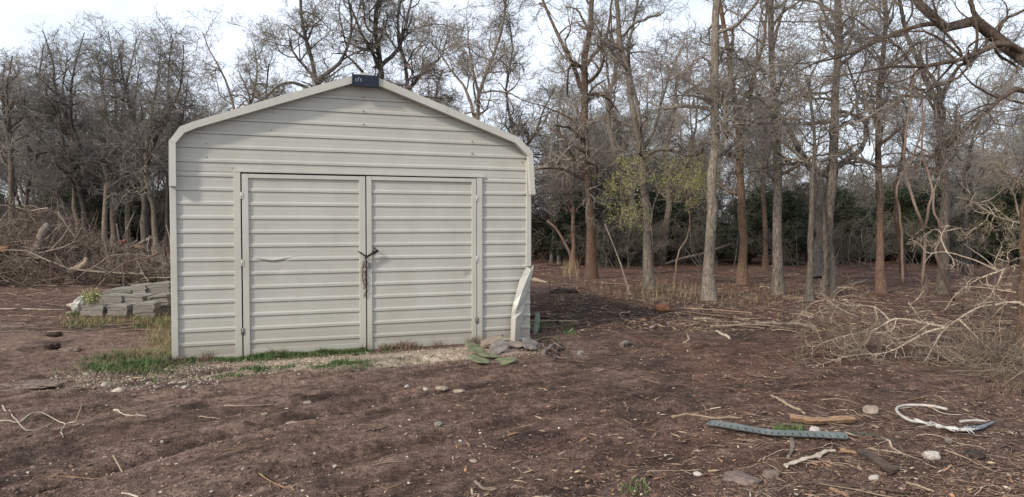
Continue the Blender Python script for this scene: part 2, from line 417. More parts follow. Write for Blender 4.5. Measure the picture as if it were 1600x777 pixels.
# right post: straight above, crumpled below
m = MB(); m.box(4.752, 4.828, -.038, .05, 1.075, 2.62); m.build('corner_post', M['trimpaint'], shed, .006)
def onwall(px, py, off):
    """shed-local (x, y, z) of a photo pixel on a plane off metres in front of the wall"""
    r = ray(px, py); nv = -SV; t = ((SO + nv * off - np.array([0, 0, H])) @ nv) / (r @ nv); p = np.array([0, 0, H]) + r * t; return (float((p - SO) @ SU), -off, float(p[2]))
bent = [[onwall(823, 417, .035), onwall(829, 420, .05), onwall(833, 414, .02)],
        [onwall(817, 427, .05), onwall(828, 426, .07), onwall(834, 418, .03)],
        [onwall(812, 437, .05), onwall(822, 440, .09), onwall(830, 436, .05)],
        [onwall(807, 456, .07), onwall(815, 458, .10), onwall(824, 455, .05)],
        [onwall(802, 474, .07), onwall(808.5, 478, .13), onwall(820, 472, .04)],
        [onwall(799.5, 489, .08), onwall(804.5, 492, .10), onwall(818, 485, .06)],
        [onwall(798.5, 499, .08), onwall(806, 497, .15), onwall(815, 503, .05)],
        [onwall(798, 516, .08), onwall(805, 516, .16), onwall(812, 520, .07)],
        [onwall(797, 541, .08), onwall(804, 543, .15), onwall(810, 541, .08)]]
m = MB(); m.add([p for row in bent for p in row], [(r * 3 + i + 3, r * 3 + i + 4, r * 3 + i + 1, r * 3 + i) for r in range(8) for i in range(2)])
o = m.build('bent_corner_trim', M['trimpaint'], shed); o['label'] = 'crumpled corner trim peeled away from the wall'
s = o.modifiers.new('s', 'SOLIDIFY'); s.thickness = .003
# roof with sides
m = MB(); NR = len(OUT)
def off(P, d):
    return [(u + (d if i < 5 else -d) * (1 if i in (0, 1, 8, 9) else .3), z - (d if 1 < i < 8 else 0)) for i, (u, z) in enumerate(P)]
A = off(OUT, .004); B = off(OUT, .02)
m.add([(u, -.10, z) for u, z in A] + [(u, SDEP + .12, z) for u, z in A] + [(u, -.10, z) for u, z in B] + [(u, SDEP + .12, z) for u, z in B],
      [(i, i + NR, i + NR + 1, i + 1) for i in range(NR - 1)] + [(2 * NR + i, 2 * NR + i + 1, 3 * NR + i + 1, 3 * NR + i) for i in range(NR - 1)]
      + [(i, i + 1, 2 * NR + i + 1, 2 * NR + i) for i in range(NR - 1)] + [(NR + i, 3 * NR + i, 3 * NR + i + 1, NR + i + 1) for i in range(NR - 1)])
# raised roof ribs running up the slope are replaced by lengthwise seams
for k in range(1, 26):
    y = k * .235
    for i in range(NR - 1):
        (a, b), (c, d) = A[i], A[i + 1]
        dx, dz = c - a, d - b; l = math.hypot(dx, dz); nx, nz = -dz / l * .018, dx / l * .018
        m.add([(a, y - .03, b), (a + nx, y - .012, b + nz), (a + nx, y + .012, b + nz), (a, y + .03, b),
               (c, y - .03, d), (c + nx, y - .012, d + nz), (c + nx, y + .012, d + nz), (c, y + .03, d)], [(0, 1, 5, 4), (1, 2, 6, 5), (2, 3, 7, 6)])
roof = m.build('roof', M['paint'], shed)
m = MB()
for i in range(NR - 1):
    y0 = -.138 - (.003 if i % 2 else 0); y1 = -.060
    q = [OUT[i], OUT[i + 1], INN[i + 1], INN[i]]
    if i in (4,): pass
    m.add([(u, y0, z) for u, z in q] + [(u, y1, z) for u, z in q], [(0, 1, 2, 3), (4, 7, 6, 5), (0, 4, 5, 1), (1, 5, 6, 2), (2, 6, 7, 3), (3, 7, 4, 0)])
m.build('roof_edge_trim', M['trimpaint'], roof)
# blue plastic piece over the ridge end
m = MB()
m.box(2.238, 2.578, -.165, -.142, 3.545, 3.672); m.box(2.25, 2.575, -.172, -.142, 3.515, 3.547)
m.box(2.232, 2.250, -.175, -.142, 3.54, 3.69); m.box(2.562, 2.584, -.175, -.142, 3.53, 3.70)
cap = m.build('ridge_end_cap', M['navy'], shed, .003)
m = MB()
for pts in ([(2.27, 3.575), (2.285, 3.62), (2.30, 3.585), (2.322, 3.635)], [(2.335, 3.60), (2.352, 3.63), (2.34, 3.585), (2.372, 3.582)], [(2.29, 3.57), (2.31, 3.60), (2.325, 3.58)]):
    m.tube([(u, -.168, z) for u, z in pts], .004, 5)
m.build('scrawl_mark', plain('chalk', (.3, .33, .4), (.4, .43, .5)), cap)
# other walls
sheet('side_wall', lambda z: 0, lambda z: SDEP, -.03, 2.75, 0, M['paint'], shed, 8, 8)
sw = bpy.data.objects['side_wall']; sw.location = (.012, .03, 0); sw.rotation_euler = (0, 0, PI / 2)
sheet('side_wall', lambda z: 0, lambda z: SDEP, -.03, 2.75, 0, M['paint'], shed, 8, 9)
sw = bpy.data.objects['side_wall.001']; sw.location = (4.815, .03, 0); sw.rotation_euler = (0, 0, PI / 2); sw.scale = (1, -1, 1)
sheet('back_wall', uLg, uRg, -.03, 3.64, 0, M['paint'], shed, 18, 7, (2.70, 2.85, 2.91, 2.925)).location = (0, SDEP, 0)
# doors
def door(u0, u1, zt, fw, fwr, seed, label, dent=None):
    d = empty('door', (0, 0, 0)); d.parent = shed; d['label'] = label
    m = MB(); zb = -.012
    m.box(u0, u0 + fw, -.040, .0, zb, zt); m.box(u1 - fwr, u1, -.040, .0, zb, zt)
    m.box(u0 + fw, u1 - fwr, -.038, -.002, zt - .052, zt); m.box(u0 + fw, u1 - fwr, -.022, -.004, zb, .085)
    m.build('frame', M['trimpaint'], d, .004)
    sheet('panel', lambda z: u0 + fw - .01, lambda z: u1 - fwr + .01, .06, zt - .03, -.008, M['paint'], d, 40, seed, brk=tuple(np.arange(.90, 1.34, .008)), dent=dent, phase=Z0 - .006)
    return d
d1 = door(.852, 2.416, 2.338, .078, .085, 11, 'left door leaf with a creased dent',
     lambda u, z: (-.011 * math.exp(-((z - 1.262 - .03 * math.sin(u * 9)) / .012) ** 2) + .011 * math.exp(-((z - 1.238 - .03 * math.sin(u * 9)) / .012) ** 2)) * math.exp(-((u - 1.20) / .22) ** 2) + .006 * math.exp(-((z - 1.10) / .05) ** 2 - ((u - 1.32) / .06) ** 2))
d2 = door(2.432, 3.986, 2.342, .068, .068, 12, 'right door leaf',
     lambda u, z: .014 * math.exp(-((u - 3.88) / .05) ** 2 - ((z - .97) / .04) ** 2))
for d, u in ((d1, .844), (d2, 3.991)):
    for z in (.32, 1.20, 2.06):
        m = MB(); m.tube([(u, -.040, z - .045), (u, -.040, z + .045)], .009, 8); m.tube([(u, -.040, z - .012), (u, -.040, z + .012)], .012, 8)
        m.box(u - .024, u + .024, -.046, -.038, z - .04, z + .04)
        m.build('hinge', M['trimpaint'] if z > 1 else M['screw'], d)
m = MB(); m.box(2.452, 2.482, -.052, -.040, 1.10, 1.17); m.tube([(2.467, -.055, 1.12), (2.467, -.075, 1.125), (2.467, -.075, 1.15), (2.467, -.055, 1.155)], .006, 6)
m.build('hasp', M['screw'], d2)
for u, z in [(.44, 2.71), (.44, 2.535), (2.40, 3.40), (2.40, 3.22), (2.40, 3.04), (3.93, 2.87), (3.93, 2.70), (1.25, 3.14), (1.22, 2.91), (4.70, 2.60), (4.735, 2.13), (.07, 2.10), (.74, 2.41), (4.74, .30), (4.74, .85), (1.62, 1.22)]:
    m = MB(); m.tube([(u, -.002, z), (u, -.007 if abs(((z - Z0) % P_RIB)) > .05 else -.032, z)], .009, 8); m.build('screw', M['screw'], shed)
m = MB(); m.box(.86, 3.98, .05, .06, -.03, 2.355); m.build('dark_interior_sheet', M['dark'], shed)  # near-black sheet: shade of the interior behind the door gaps, as colour
# things hung on the doors
def hung(name, label, cat, mb, mat):
    o = mb.build(name, mat); o.location = tuple(SO); o.rotation_euler = (0, 0, SA); tag(o, label, cat); return o
m = MB()
m.tube([(2.325, -.085, 1.322), (2.37, -.09, 1.29), (2.412, -.085, 1.262), (2.43, -.085, 1.255)], .011, 8)
m.tube([(2.395, -.095, 1.243), (2.43, -.085, 1.262), (2.50, -.085, 1.30), (2.575, -.088, 1.335)], [.013, .015, .017, .017], 8)
m.tube([(2.325, -.085, 1.322), (2.315, -.045, 1.330)], .008, 6); m.tube([(2.575, -.088, 1.335), (2.56, -.045, 1.35), (2.515, -.05, 1.38)], .008, 6)
m.tube([(2.52, -.088, 1.30), (2.50, -.09, 1.34)], .012, 6)
hung('tie_strap', 'black rubber strap tied across the gap between the two shed doors', 'strap', m, M['black'])
m = MB(); rng = random.Random(5)
z = 1.235; u = 2.40; k = 0
while z > .74:
    zz = z - .021; uu = 2.408 + .014 * math.sin(k * 1.7) + rng.uniform(-.006, .006)
    a = k % 2 * PI / 2 + rng.uniform(-.3, .3)
    ring = [(uu + .011 * math.cos(q) * math.cos(a), -.060 + .011 * math.cos(q) * math.sin(a), zz + .019 * math.sin(q)) for q in np.linspace(0, 2 * PI, 9)]
    m.tube(ring, .0042, 6, False); z -= .027; k += 1
z = 1.21; 
while z > .90:
    uu = 2.385 - .02 * math.sin((1.21 - z) * 10); a = k % 2 * PI / 2
    ring = [(uu + .011 * math.cos(q) * math.cos(a), -.070 + .011 * math.cos(q) * math.sin(a), z - .019 + .019 * math.sin(q)) for q in np.linspace(0, 2 * PI, 9)]
    m.tube(ring, .0042, 6, False); z -= .027; k += 1
hung('door_chain', 'rusty thin chain hanging down the gap between the shed doors', 'chain', m, M['rust'])

# ------------------------------------------------------------------ branch growth (vectorised)
def nrm(a): return a / (np.linalg.norm(a, axis=-1, keepdims=True) + 1e-9)
def tubes(P, R, S):
    """P (N,K,3) R (N,K) -> verts, quads"""
    Nn, K, _ = P.shape
    T = nrm(np.gradient(P, axis=1)) if K > 2 else nrm(np.repeat(P[:, 1:] - P[:, :1], 2, 1))
    ref = np.where(np.abs(T[:, :1, 2:3]) > .8, np.array([[[1., 0, 0]]]), np.array([[[0, 0, 1.]]]))
    A = nrm(np.cross(T, ref)); B = np.cross(A, T)
    q = np.arange(S) * 2 * PI / S
    V = P[:, :, None] + R[:, :, None, None] * (A[:, :, None] * np.cos(q)[:, None] + B[:, :, None] * np.sin(q)[:, None])
    idx = np.arange(Nn * K * S).reshape(Nn, K, S); n2 = np.roll(idx, -1, 2)
    F = np.stack([idx[:, :-1], n2[:, :-1], n2[:, 1:], idx[:, 1:]], -1).reshape(-1, 4)
    return V.reshape(-1, 3), F
def resample(pts, K):
    """smooth spline through the points, K even steps"""
    P = np.asarray(pts, float)
    if len(P) > 2:
        E = np.vstack([2 * P[0] - P[1], P, 2 * P[-1] - P[-2]]); out = []
        for i in range(len(P) - 1):
            p0, p1, p2, p3 = E[i], E[i + 1], E[i + 2], E[i + 3]
            for t in np.linspace(0, 1, 9)[:-1]:
                out.append(.5 * (2 * p1 + (p2 - p0) * t + (2 * p0 - 5 * p1 + 4 * p2 - p3) * t * t + (3 * p1 - p0 - 3 * p2 + p3) * t ** 3))
        out.append(P[-1]); P = np.array(out)
    d = np.r_[0, np.cumsum(np.linalg.norm(np.diff(P, axis=0), axis=1))]
    t = np.linspace(0, d[-1], K); return np.stack([np.interp(t, d, P[:, i]) for i in range(3)], -1)
THIN = [1.0]
def grow(rng, P, R, n, t0, l0, l1, ang, K, wig, up, rr=.62, rmin=.003, tip=.35, taper_len=.5, zmin=None, flat=0):
    Nn, K0, _ = P.shape
    ln = np.linalg.norm(np.diff(P, axis=1), axis=2).sum(1)
    pi = rng.choice(Nn, n, p=ln / ln.sum()); t = t0 + (1 - t0) * rng.random(n) ** .85
    f = t * (K0 - 1); i = np.minimum(f.astype(int), K0 - 2); fr = (f - i)[:, None]
    base = P[pi, i] * (1 - fr) + P[pi, i + 1] * fr; rad = R[pi, i] * (1 - fr[:, 0]) + R[pi, i + 1] * fr[:, 0]
    if zmin is not None:
        k = base[:, 2] > zmin; pi, i, t, base, rad = pi[k], i[k], t[k], base[k], rad[k]; n = len(pi)
    T = nrm(P[pi, i + 1] - P[pi, i])
    side = nrm(np.cross(T, rng.normal(size=(n, 3))))
    a = np.radians(rng.normal(ang, 13, n))[:, None]
    D = nrm(T * np.cos(a) + side * np.sin(a))
    Lc = rng.uniform(l0, l1, n) * (1 - taper_len * t)
    seg = (Lc / (K - 1))[:, None]
    Q = np.empty((n, K, 3)); Q[:, 0] = base; sw = rng.normal(size=(n, 3)) * wig * .5
    for k in range(1, K):
        sw = sw * .5 + rng.normal(size=(n, 3)) * wig
        D = D + sw; D[:, 2] += up
        if flat: D[:, 2] *= (1 - flat)
        D = nrm(D); Q[:, k] = Q[:, k - 1] + D * seg
    r0 = np.maximum(np.minimum(rad * rr, Lc * .028 * THIN[0] + rmin), rmin)
    RR = r0[:, None] * np.linspace(1, tip, K)[None]; RR = np.maximum(RR, rmin * .8)
    return Q, RR
def tips_quads(rng, Q, n, size, spread=.05):
    """small bud / leaf faces near twig ends"""
    i = rng.integers(0, len(Q), n); k = rng.integers(1, Q.shape[1], n)
    c = Q[i, k] + rng.normal(size=(n, 3)) * spread
    a = nrm(rng.normal(size=(n, 3))) ; b = nrm(np.cross(a, rng.normal(size=(n, 3))))
    s = (size * rng.uniform(.5, 1.3, n))[:, None]
    V = np.stack([c - a * s, c + b * s * .6, c + a * s, c - b * s * .6], 1)
    return V.reshape(-1, 3), np.arange(4 * n).reshape(n, 4)

def crown_meshes(seed, limbs, dens=1.0, twr=.004, zmin=1.5, l=(1.0, 2.6), up=.05, wig=.24, lv=(26, 5, 5, 4.5), t0=.25, buds=0, budsize=.02, ang=52):
    """limbs: list of (points, r0, r1). returns meshes trunk, crown, buds"""
    rng = np.random.default_rng(seed); K = 14
    P = np.stack([resample(p, K) for p, _, _ in limbs]); R = np.stack([np.linspace(a, b, K) for _, a, b in limbs])
    amp = R[:, :1, None] * .35
    jit = rng.normal(size=P.shape) * amp * .5; jit[:, 0] = 0; P2 = P + jit
    R2 = R.copy(); R2[0, 0] *= 1.6; R2[0, 1] *= 1.08; R2 *= 1 + .05 * rng.normal(size=R2.shape)
    n1 = int(lv[0] * dens)
    A1, r1 = grow(rng, P2, R2, n1, t0, l[0], l[1], ang, 9, wig, up, .6, twr * 2, zmin=zmin)
    A2, r2 = grow(rng, A1, r1, int(len(A1) * lv[1]), .15, l[0] * .45, l[1] * .55, 48, 7, wig * 1.1, up * .8, .65, twr * 1.4)
    A3, r3 = grow(rng, A2, r2, int(len(A2) * lv[2]), .1, l[0] * .28, l[1] * .30, 48, 5, wig * 1.2, up * .5, .65, twr)
    A4, r4 = grow(rng, A3, r3, int(len(A3) * lv[3]), .1, l[0] * .15, l[1] * .17, 45, 4, wig * 1.2, up * .3, .7, twr * .8)
    v1, f1 = tubes(P2, R2, 9); v2, f2 = tubes(A1, r1, 6)
    tr = raw_mesh('trunk', np.r_[v1, v2], np.r_[f1, f2 + len(v1)], smooth=True)
    v3, f3 = tubes(A2, r2, 4); v4, f4 = tubes(A3, r3, 3); v5, f5 = tubes(A4, r4, 3)
    crn = raw_mesh('crown', np.r_[v3, v4, v5], np.r_[f3, f4 + len(v3), f5 + len(v3) + len(v4)], smooth=True)
    bm_ = None
    if buds:
        v, f = tips_quads(rng, A4, int(buds), budsize); bm_ = raw_mesh('buds', v, f)
    return tr, crn, bm_
def put_tree(name, loc, meshes, mt, mw, mbud, label, cat, group=None, rz=0):
    t = empty(name, tuple(loc), rz); tag(t, label, cat, group)
    link('trunk', meshes[0], mt, t); link('crown', meshes[1], mw, t)
    if meshes[2]: link('buds', meshes[2], mbud, t)
    return t
def sway(rng, pts, amt):
    P = np.array(pts, float); d = np.zeros(3)
    for i in range(1, len(P)):
        d = d * .6 + rng.normal(size=3) * amt; P[i] += d * [1, 1, .2]
    return P
def hero(name, seed, Y, limbs, label, cat='tree', mt='bark', mw='twig', mb='bud', group=None, depthvar=.25, **kw):
    """limbs: lists of pixels seen at distance Y with widths in photo pixels; depth wanders off to either side"""
    rng = np.random.default_rng(seed); out = []; s = Y / FPX
    base = np.array(at(limbs[0][0][0][0], limbs[0][0][0][1], Y)); base[2] = float(height(base[0], base[1])) - .04
    for j, row in enumerate(limbs):
        pts, w0, w1 = row[:3]; dy = 0; q = []; drift = rng.normal() * depthvar if j else 0
        if len(row) > 3: drift = row[3]
        pr = None
        for (px, py) in pts:
            if pr is not None:
                dy += (drift + rng.normal() * .12) * math.hypot(px - pr[0], py - pr[1]) * s
            pr = (px, py)
            p = at(px, py, Y + dy) - base; q.append(p)
        if j == 0: q[0] = np.array([q[0][0], 0, 0.0])
        elif out:                                       # start on the nearest earlier limb point
            allp = np.concatenate([resample(o[0], 30) for o in out])
            k = np.argmin(((allp - q[0])[:, [0, 2]] ** 2).sum(1)); sh = allp[k] - q[0]; q = [p + np.array([0, sh[1], 0]) for p in q]; q[0] = allp[k]
        out.append((q, w0 * s / 2, w1 * s / 2 * (.4 if pts[-1][1] > 15 else .8)))
    ms = crown_meshes(seed, out, **kw)
    return put_tree(name, base, ms, M[mt], M[mw], M[mb], label, cat, group)
# ---- the standing trees at the edge of the clearing
WG = 'bare trees standing round the clearing'
TK = dict(dens=1.15, twr=.0055, zmin=2.3, buds=0, lv=(28, 5, 4.8, 4))
hero('bare_tree', 101, 22.5, [([(925, 436), (922, 380), (920, 300), (917, 230), (913, 160), (914, 100), (922, 40), (930, -40), (935, -120)], 15, 8),
    ([(913, 150), (895, 110), (872, 60), (850, 10), (830, -50)], 7, 4), ([(915, 200), (885, 185), (850, 170), (815, 160)], 5, 2), ([(915, 110), (945, 60), (955, 0)], 6, 4)],
    'dark straight bare tree, orange at its foot, nearest the right side of the shed', mt='bark_red', group=WG, **TK)
hero('bare_tree', 102, 19.3, [([(1016, 454), (1013, 400), (1010, 340), (1004, 270), (1000, 215), (988, 180), (980, 120), (968, 50), (960, -30), (950, -110)], 15, 7),
    ([(1000, 225), (1004, 180), (990, 120), (985, 70), (1000, 0), (1010, -70)], 8, 4), ([(992, 200), (970, 185), (945, 175)], 6, 3), ([(1001, 240), (1030, 190), (1050, 120), (1075, 60)], 6, 3)],
    'pale forked bare tree leaning a little left, pale limb stub halfway up', mt='bark_pale', group=WG, buds=0, dens=1.2, twr=.0045, zmin=2.4)
hero('bare_tree', 103, 16.4, [([(1108, 471), (1110, 400), (1112, 300), (1116, 200), (1117, 100), (1119, 0), (1120, -100), (1118, -180)], 18, 11),
    ([(1116, 110), (1100, 95), (1080, 97)], 6, 3), ([(1117, 60), (1150, 40), (1180, 5), (1200, -40)], 6, 4), ([(1116, 170), (1090, 152), (1060, 150), (1030, 155)], 5, 2)],
    'tall straight furrowed grey trunk rising out of the picture, thickest of the middle trees', mt='bark_pale', group=WG, dens=1.0, twr=.0042, zmin=2.7)
hero('bare_tree', 104, 20.7, [([(1160, 447), (1160, 380), (1159, 300), (1155, 215), (1150, 170), (1140, 130), (1135, 60), (1120, -20)], 14, 7),
    ([(1156, 215), (1172, 160), (1180, 110), (1195, 60), (1200, -20)], 8, 4), ([(1158, 240), (1140, 200), (1120, 150)], 5, 3)],
    'reddish brown trunk forking into a V, just right of the thick grey trunk', mt='bark_orange', group=WG, **TK)
hero('bare_tree', 105, 17.5, [([(1216, 463), (1215, 400), (1214, 300), (1213, 200), (1210, 130), (1205, 60), (1207, -40), (1200, -120)], 15, 9),
    ([(1213, 200), (1240, 175), (1270, 150), (1300, 140)], 5, 2), ([(1209, 120), (1180, 90), (1150, 80)], 5, 3), ([(1208, 80), (1230, 30), (1250, -40)], 6, 3)],
    'straight brown bare tree standing left of the thin pale stem', mt='bark', group=WG, buds=3500, budsize=.016, dens=1.2, twr=.0043, zmin=2.6)
hero('bare_tree', 106, 16.3, [([(1265, 472), (1266, 400), (1268, 330), (1271, 250), (1272, 200), (1265, 150), (1263, 125), (1280, 95), (1290, 60)], 11, 5),
    ([(1271, 260), (1285, 220), (1290, 180)], 4, 2)],
    'thin pale bare stem close to the left side of a thicker trunk', mt='bark_pale', group=WG, dens=.5, twr=.0042, zmin=2.6)
hero('bare_tree', 107, 17.3, [([(1293, 463), (1294, 400), (1298, 300), (1303, 200), (1306, 120), (1310, 50), (1305, -40), (1300, -120)], 17, 10),
    ([(1303, 185), (1320, 180), (1325, 165), (1315, 145)], 7, 4), ([(1307, 110), (1340, 80), (1370, 60), (1400, 55)], 6, 3), ([(1308, 70), (1280, 20), (1270, -30)], 6, 3)],
    'sturdy brown trunk with a short hooked limb on its right side', mt='bark', group=WG, dens=1.1, twr=.0043, zmin=2.7)
hero('bare_tree', 108, 22.5, [([(1280, 437), (1280, 380), (1277, 310), (1264, 262), (1245, 230), (1232, 200), (1215, 180), (1190, 165)], 24, 9),
    ([(1283, 330), (1290, 280), (1306, 264), (1330, 252), (1350, 240), (1361, 220), (1364, 190), (1372, 172), (1385, 165), (1400, 150), (1415, 148)], 15, 6),
    ([(1262, 258), (1240, 250), (1215, 200)], 7, 4), ([(1364, 190), (1352, 172), (1350, 150), (1360, 120)], 8, 4), ([(1410, 150), (1440, 148), (1455, 150)], 4, 2)],
    'thick dark trunk splitting into two long curved limbs, one sweeping right', mt='bark_dark', group=WG, dens=.9, twr=.005, zmin=2.4)
hero('bare_tree', 109, 17.9, [([(1377, 461), (1376, 400), (1374, 300), (1372, 220), (1373, 150), (1377, 100), (1385, 40), (1380, -40)], 13, 7),
    ([(1372, 180), (1350, 150), (1335, 110), (1320, 60)], 6, 3), ([(1374, 130), (1400, 90), (1420, 60)], 5, 3)],
    'slim reddish brown straight tree between the hooked trunk and the Y shaped tree', mt='bark_red', group=WG, dens=1.1, twr=.0043, zmin=2.7)
hero('bare_tree', 110, 18.2, [([(1472, 459), (1474, 400), (1476, 330), (1474, 260), (1470, 200), (1468, 170), (1458, 150), (1440, 115), (1425, 80), (1410, 40), (1400, -20)], 17, 6),
    ([(1470, 172), (1476, 152), (1492, 120), (1505, 100), (1530, 90), (1550, 60), (1570, 30)], 9, 4), ([(1476, 150), (1462, 125), (1445, 100), (1440, 60)], 7, 4), ([(1476, 232), (1500, 205), (1503, 170), (1500, 158)], 6, 3)],
    'grey tree with a clear Y fork, behind the fallen pale branches', mt='bark', group=WG, dens=.9, twr=.0042, zmin=2.5)
# slimmer trees further in
hero('slim_tree', 111, 28.5, [([(896, 419), (896, 350), (893, 300), (880, 230), (870, 180)], 8, 3)], 'thin stem just right of the shed with a dusty orange foot', mt='bark_red', group=WG, dens=.8, twr=.006, zmin=2)
hero('slim_tree', 112, 32, [([(973, 411), (974, 340), (972, 260), (965, 200), (950, 130), (945, 60)], 13, 5), ([(972, 250), (990, 200), (1000, 150)], 6, 3)], 'brown trunk in the shade, left of the leaning pale pair', mt='bark', group=WG, dens=1.1, twr=.006, zmin=2.3)
hero('slim_tree', 113, 30, [([(1001, 416), (997, 370), (988, 320), (972, 280), (960, 240), (950, 180), (960, 100), (955, 20)], 14, 5), ([(985, 310), (1000, 260), (1010, 200), (1015, 120)], 7, 3)], 'grey trunk curving left as it rises, behind the pale forked tree', mt='bark_pale', group=WG, dens=1.2, twr=.006, zmin=2.3)
hero('slim_tree', 114, 31, [([(1032, 413), (1040, 370), (1045, 320), (1047, 290), (1040, 250), (1050, 190), (1060, 120)], 12, 4), ([(1046, 300), (1070, 260), (1085, 200), (1090, 130)], 6, 3)], 'short trunk leaning right under the yellow green sprigs', mt='bark', group=WG, dens=1.1, twr=.006, zmin=2.0)
hero('slim_tree', 115, 27, [([(1195, 422), (1196, 360), (1194, 300), (1192, 240), (1185, 180), (1180, 100), (1190, 20)], 8, 4)], 'slim reddish stem between two straight brown trunks', mt='bark_red', group=WG, dens=1, twr=.006, zmin=2.3)
hero('slim_tree', 116, 25, [([(1412, 430), (1408, 390), (1400, 340), (1400, 290), (1410, 240), (1412, 180)], 9, 4)], 'slim reddish stem leaning left, left of the Y forked tree', mt='bark_red', group=WG, dens=.8, twr=.0055, zmin=2.3)
hero('slim_tree', 117, 25, [([(1508, 432), (1508, 380), (1510, 300), (1515, 240), (1530, 190), (1550, 150), (1590, 110)], 8, 4)], 'slim dark stem behind the fallen branches at the right edge', mt='bark_dark', group=WG, dens=.9, twr=.0055, zmin=2.3)
# yellow-green sapling
hero('leafing_sapling', 120, 19.5, [([(1022, 452), (1020, 400), (1018, 340), (1030, 300), (1050, 275), (1080, 262)], 4, 2), ([(1018, 330), (1005, 290), (985, 270), (965, 265)], 3, 1.5), ([(1030, 300), (1060, 285), (1095, 290)], 3, 1.5)],
     'slender sapling with fresh yellow green sprigs among the bare trees', 'sapling', 'bark', 'twig_warm', 'bud', dens=1.4, lv=(22, 4, 4, 3), twr=.004, zmin=2.3, l=(.8, 2.0), up=.05, buds=5200, budsize=.020)
# big spreading limb from a tree past the right edge
hero('overhanging_tree', 130, 10.5, [([(1725, 560), (1712, 420), (1700, 300), (1672, 200), (1640, 135), (1612, 95), (1580, 66), (1540, 44), (1500, 40), (1475, 42), (1452, 28), (1432, 0), (1410, -50)], 40, 14),
    ([(1600, 80), (1574, 64), (1541, 76), (1510, 90), (1484, 94), (1453, 102), (1402, 100), (1350, 110), (1290, 118)], 10, 3),
    ([(1478, 42), (1430, 40), (1380, 60), (1330, 82), (1270, 100), (1220, 128)], 8, 3), ([(1660, 170), (1610, 142), (1585, 143), (1560, 162), (1530, 188), (1505, 208), (1480, 232), (1465, 236)], 11, 4),
    ([(1540, 44), (1530, 0), (1540, -60)], 9, 5), ([(1510, 90), (1495, 110), (1478, 80), (1455, 50), (1440, 10)], 5, 3), ([(1500, 92), (1508, 60), (1500, 10), (1510, -40)], 5, 3), ([(1690, 260), (1640, 290), (1600, 300)], 9, 4)],
    'heavy knobbly limb reaching in over the clearing at the upper right corner', mt='bark_red', group=None, dens=1.9, twr=.0034, zmin=2.6, l=(.7, 1.9), up=0, t0=.3)
hero('dead_tree', 131, 9.6, [([(1598, 560), (1597, 480), (1597, 420), (1596, 350), (1600, 300), (1612, 240)], 17, 9)], 'orange barked bare trunk cut by the right edge of the photo', mt='bark_orange', mw='dead_twig', dens=.22, twr=.0035, zmin=1.2, l=(.5, 1.1), up=-.03)
# ---- fallen pale branches
def limbset(Y, rows): return [(pts, a, b) for pts, a, b in rows]
THIN[0] = .4
fb = hero('fallen_branch', 141, 9.6, [
    ([(1640, 500), (1604, 480), (1560, 476), (1525, 482), (1500, 497), (1480, 512)], 7.2, 4.5),
    ([(1480, 512), (1450, 506), (1420, 500), (1400, 498), (1388, 502), (1370, 515), (1345, 520), (1305, 528)], 4.8, 1.9),
    ([(1388, 502), (1378, 490), (1364, 480), (1345, 477), (1320, 476), (1295, 468), (1278, 455)], 3.2, 1.5),
    ([(1480, 512), (1450, 518), (1420, 535), (1395, 548), (1370, 553), (1330, 556), (1270, 574)], 4.0, 1.5, -.42),
    ([(1480, 512), (1464, 530), (1466, 560), (1458, 590)], 2.4, 1.1, -.9), ([(1470, 535), (1440, 560), (1425, 590), (1432, 620)], 2.0, 0.9, -1.2),
    ([(1466, 558), (1495, 580), (1520, 600), (1545, 605)], 2.0, 0.9, -.9), ([(1320, 476), (1290, 476), (1262, 490), (1240, 486)], 2.0, 0.9, .5), ([(1330, 528), (1290, 532), (1262, 545)], 2.0, 0.8, -.4),
    ([(1500, 500), (1530, 530), (1560, 560), (1575, 590)], 2.4, 1.1, -.6),
    ([(1364, 480), (1366, 500), (1350, 515)], 2.0, 1.1), ([(1440, 510), (1430, 490), (1418, 470)], 2.0, 1.1),
    ([(1395, 548), (1400, 560), (1385, 575)], 1.6, 0.8)],
    'long pale fallen branch arching down to the bare soil at the right', 'branch', 'deadwood', 'dead_twig', dens=3.2, twr=.0022, zmin=.02, l=(.30, .85), up=-.02, t0=.12, wig=.26, lv=(36, 3.6, 2.8, 1.8), depthvar=.12)
fb2 = hero('broken_branch', 142, 9.9, [
    ([(1640, 425), (1604, 424), (1570, 421), (1552, 426), (1520, 440), (1492, 462), (1476, 485)], 6.4, 1.9),
    ([(1552, 424), (1520, 408), (1490, 398), (1465, 393), (1448, 398), (1438, 412)], 3.2, 1.9), ([(1556, 424), (1530, 403), (1498, 380)], 2.4, 1.5),
    ([(1560, 430), (1545, 455), (1520, 480), (1504, 498)], 2.8, 1.5), ([(1470, 393), (1460, 370), (1470, 350)], 2.4, 1.1)],
    'pale dead branch with a hooked tip held above the fallen one', 'branch', 'deadwood', 'dead_twig', dens=.9, twr=.003, zmin=.3, l=(.3, .8), up=-.02, t0=.2, wig=.3, lv=(22, 4, 3, 1.2), depthvar=.1)
hero('broken_branch', 143, 9.9, [
    ([(1640, 360), (1604, 355), (1575, 348), (1545, 332), (1515, 312), (1490, 308)], 6, 2), ([(1604, 284), (1575, 293), (1545, 312), (1520, 318)], 3, 1.5)],
    'pale lichened branch slanting in below the overhanging limb', 'branch', 'deadwood', 'dead_twig', dens=.9, twr=.003, zmin=.3, l=(.3, .9), up=0, t0=.2, wig=.3, lv=(22, 4, 3.4, 2), depthvar=.1)
THIN[0] = 1.0
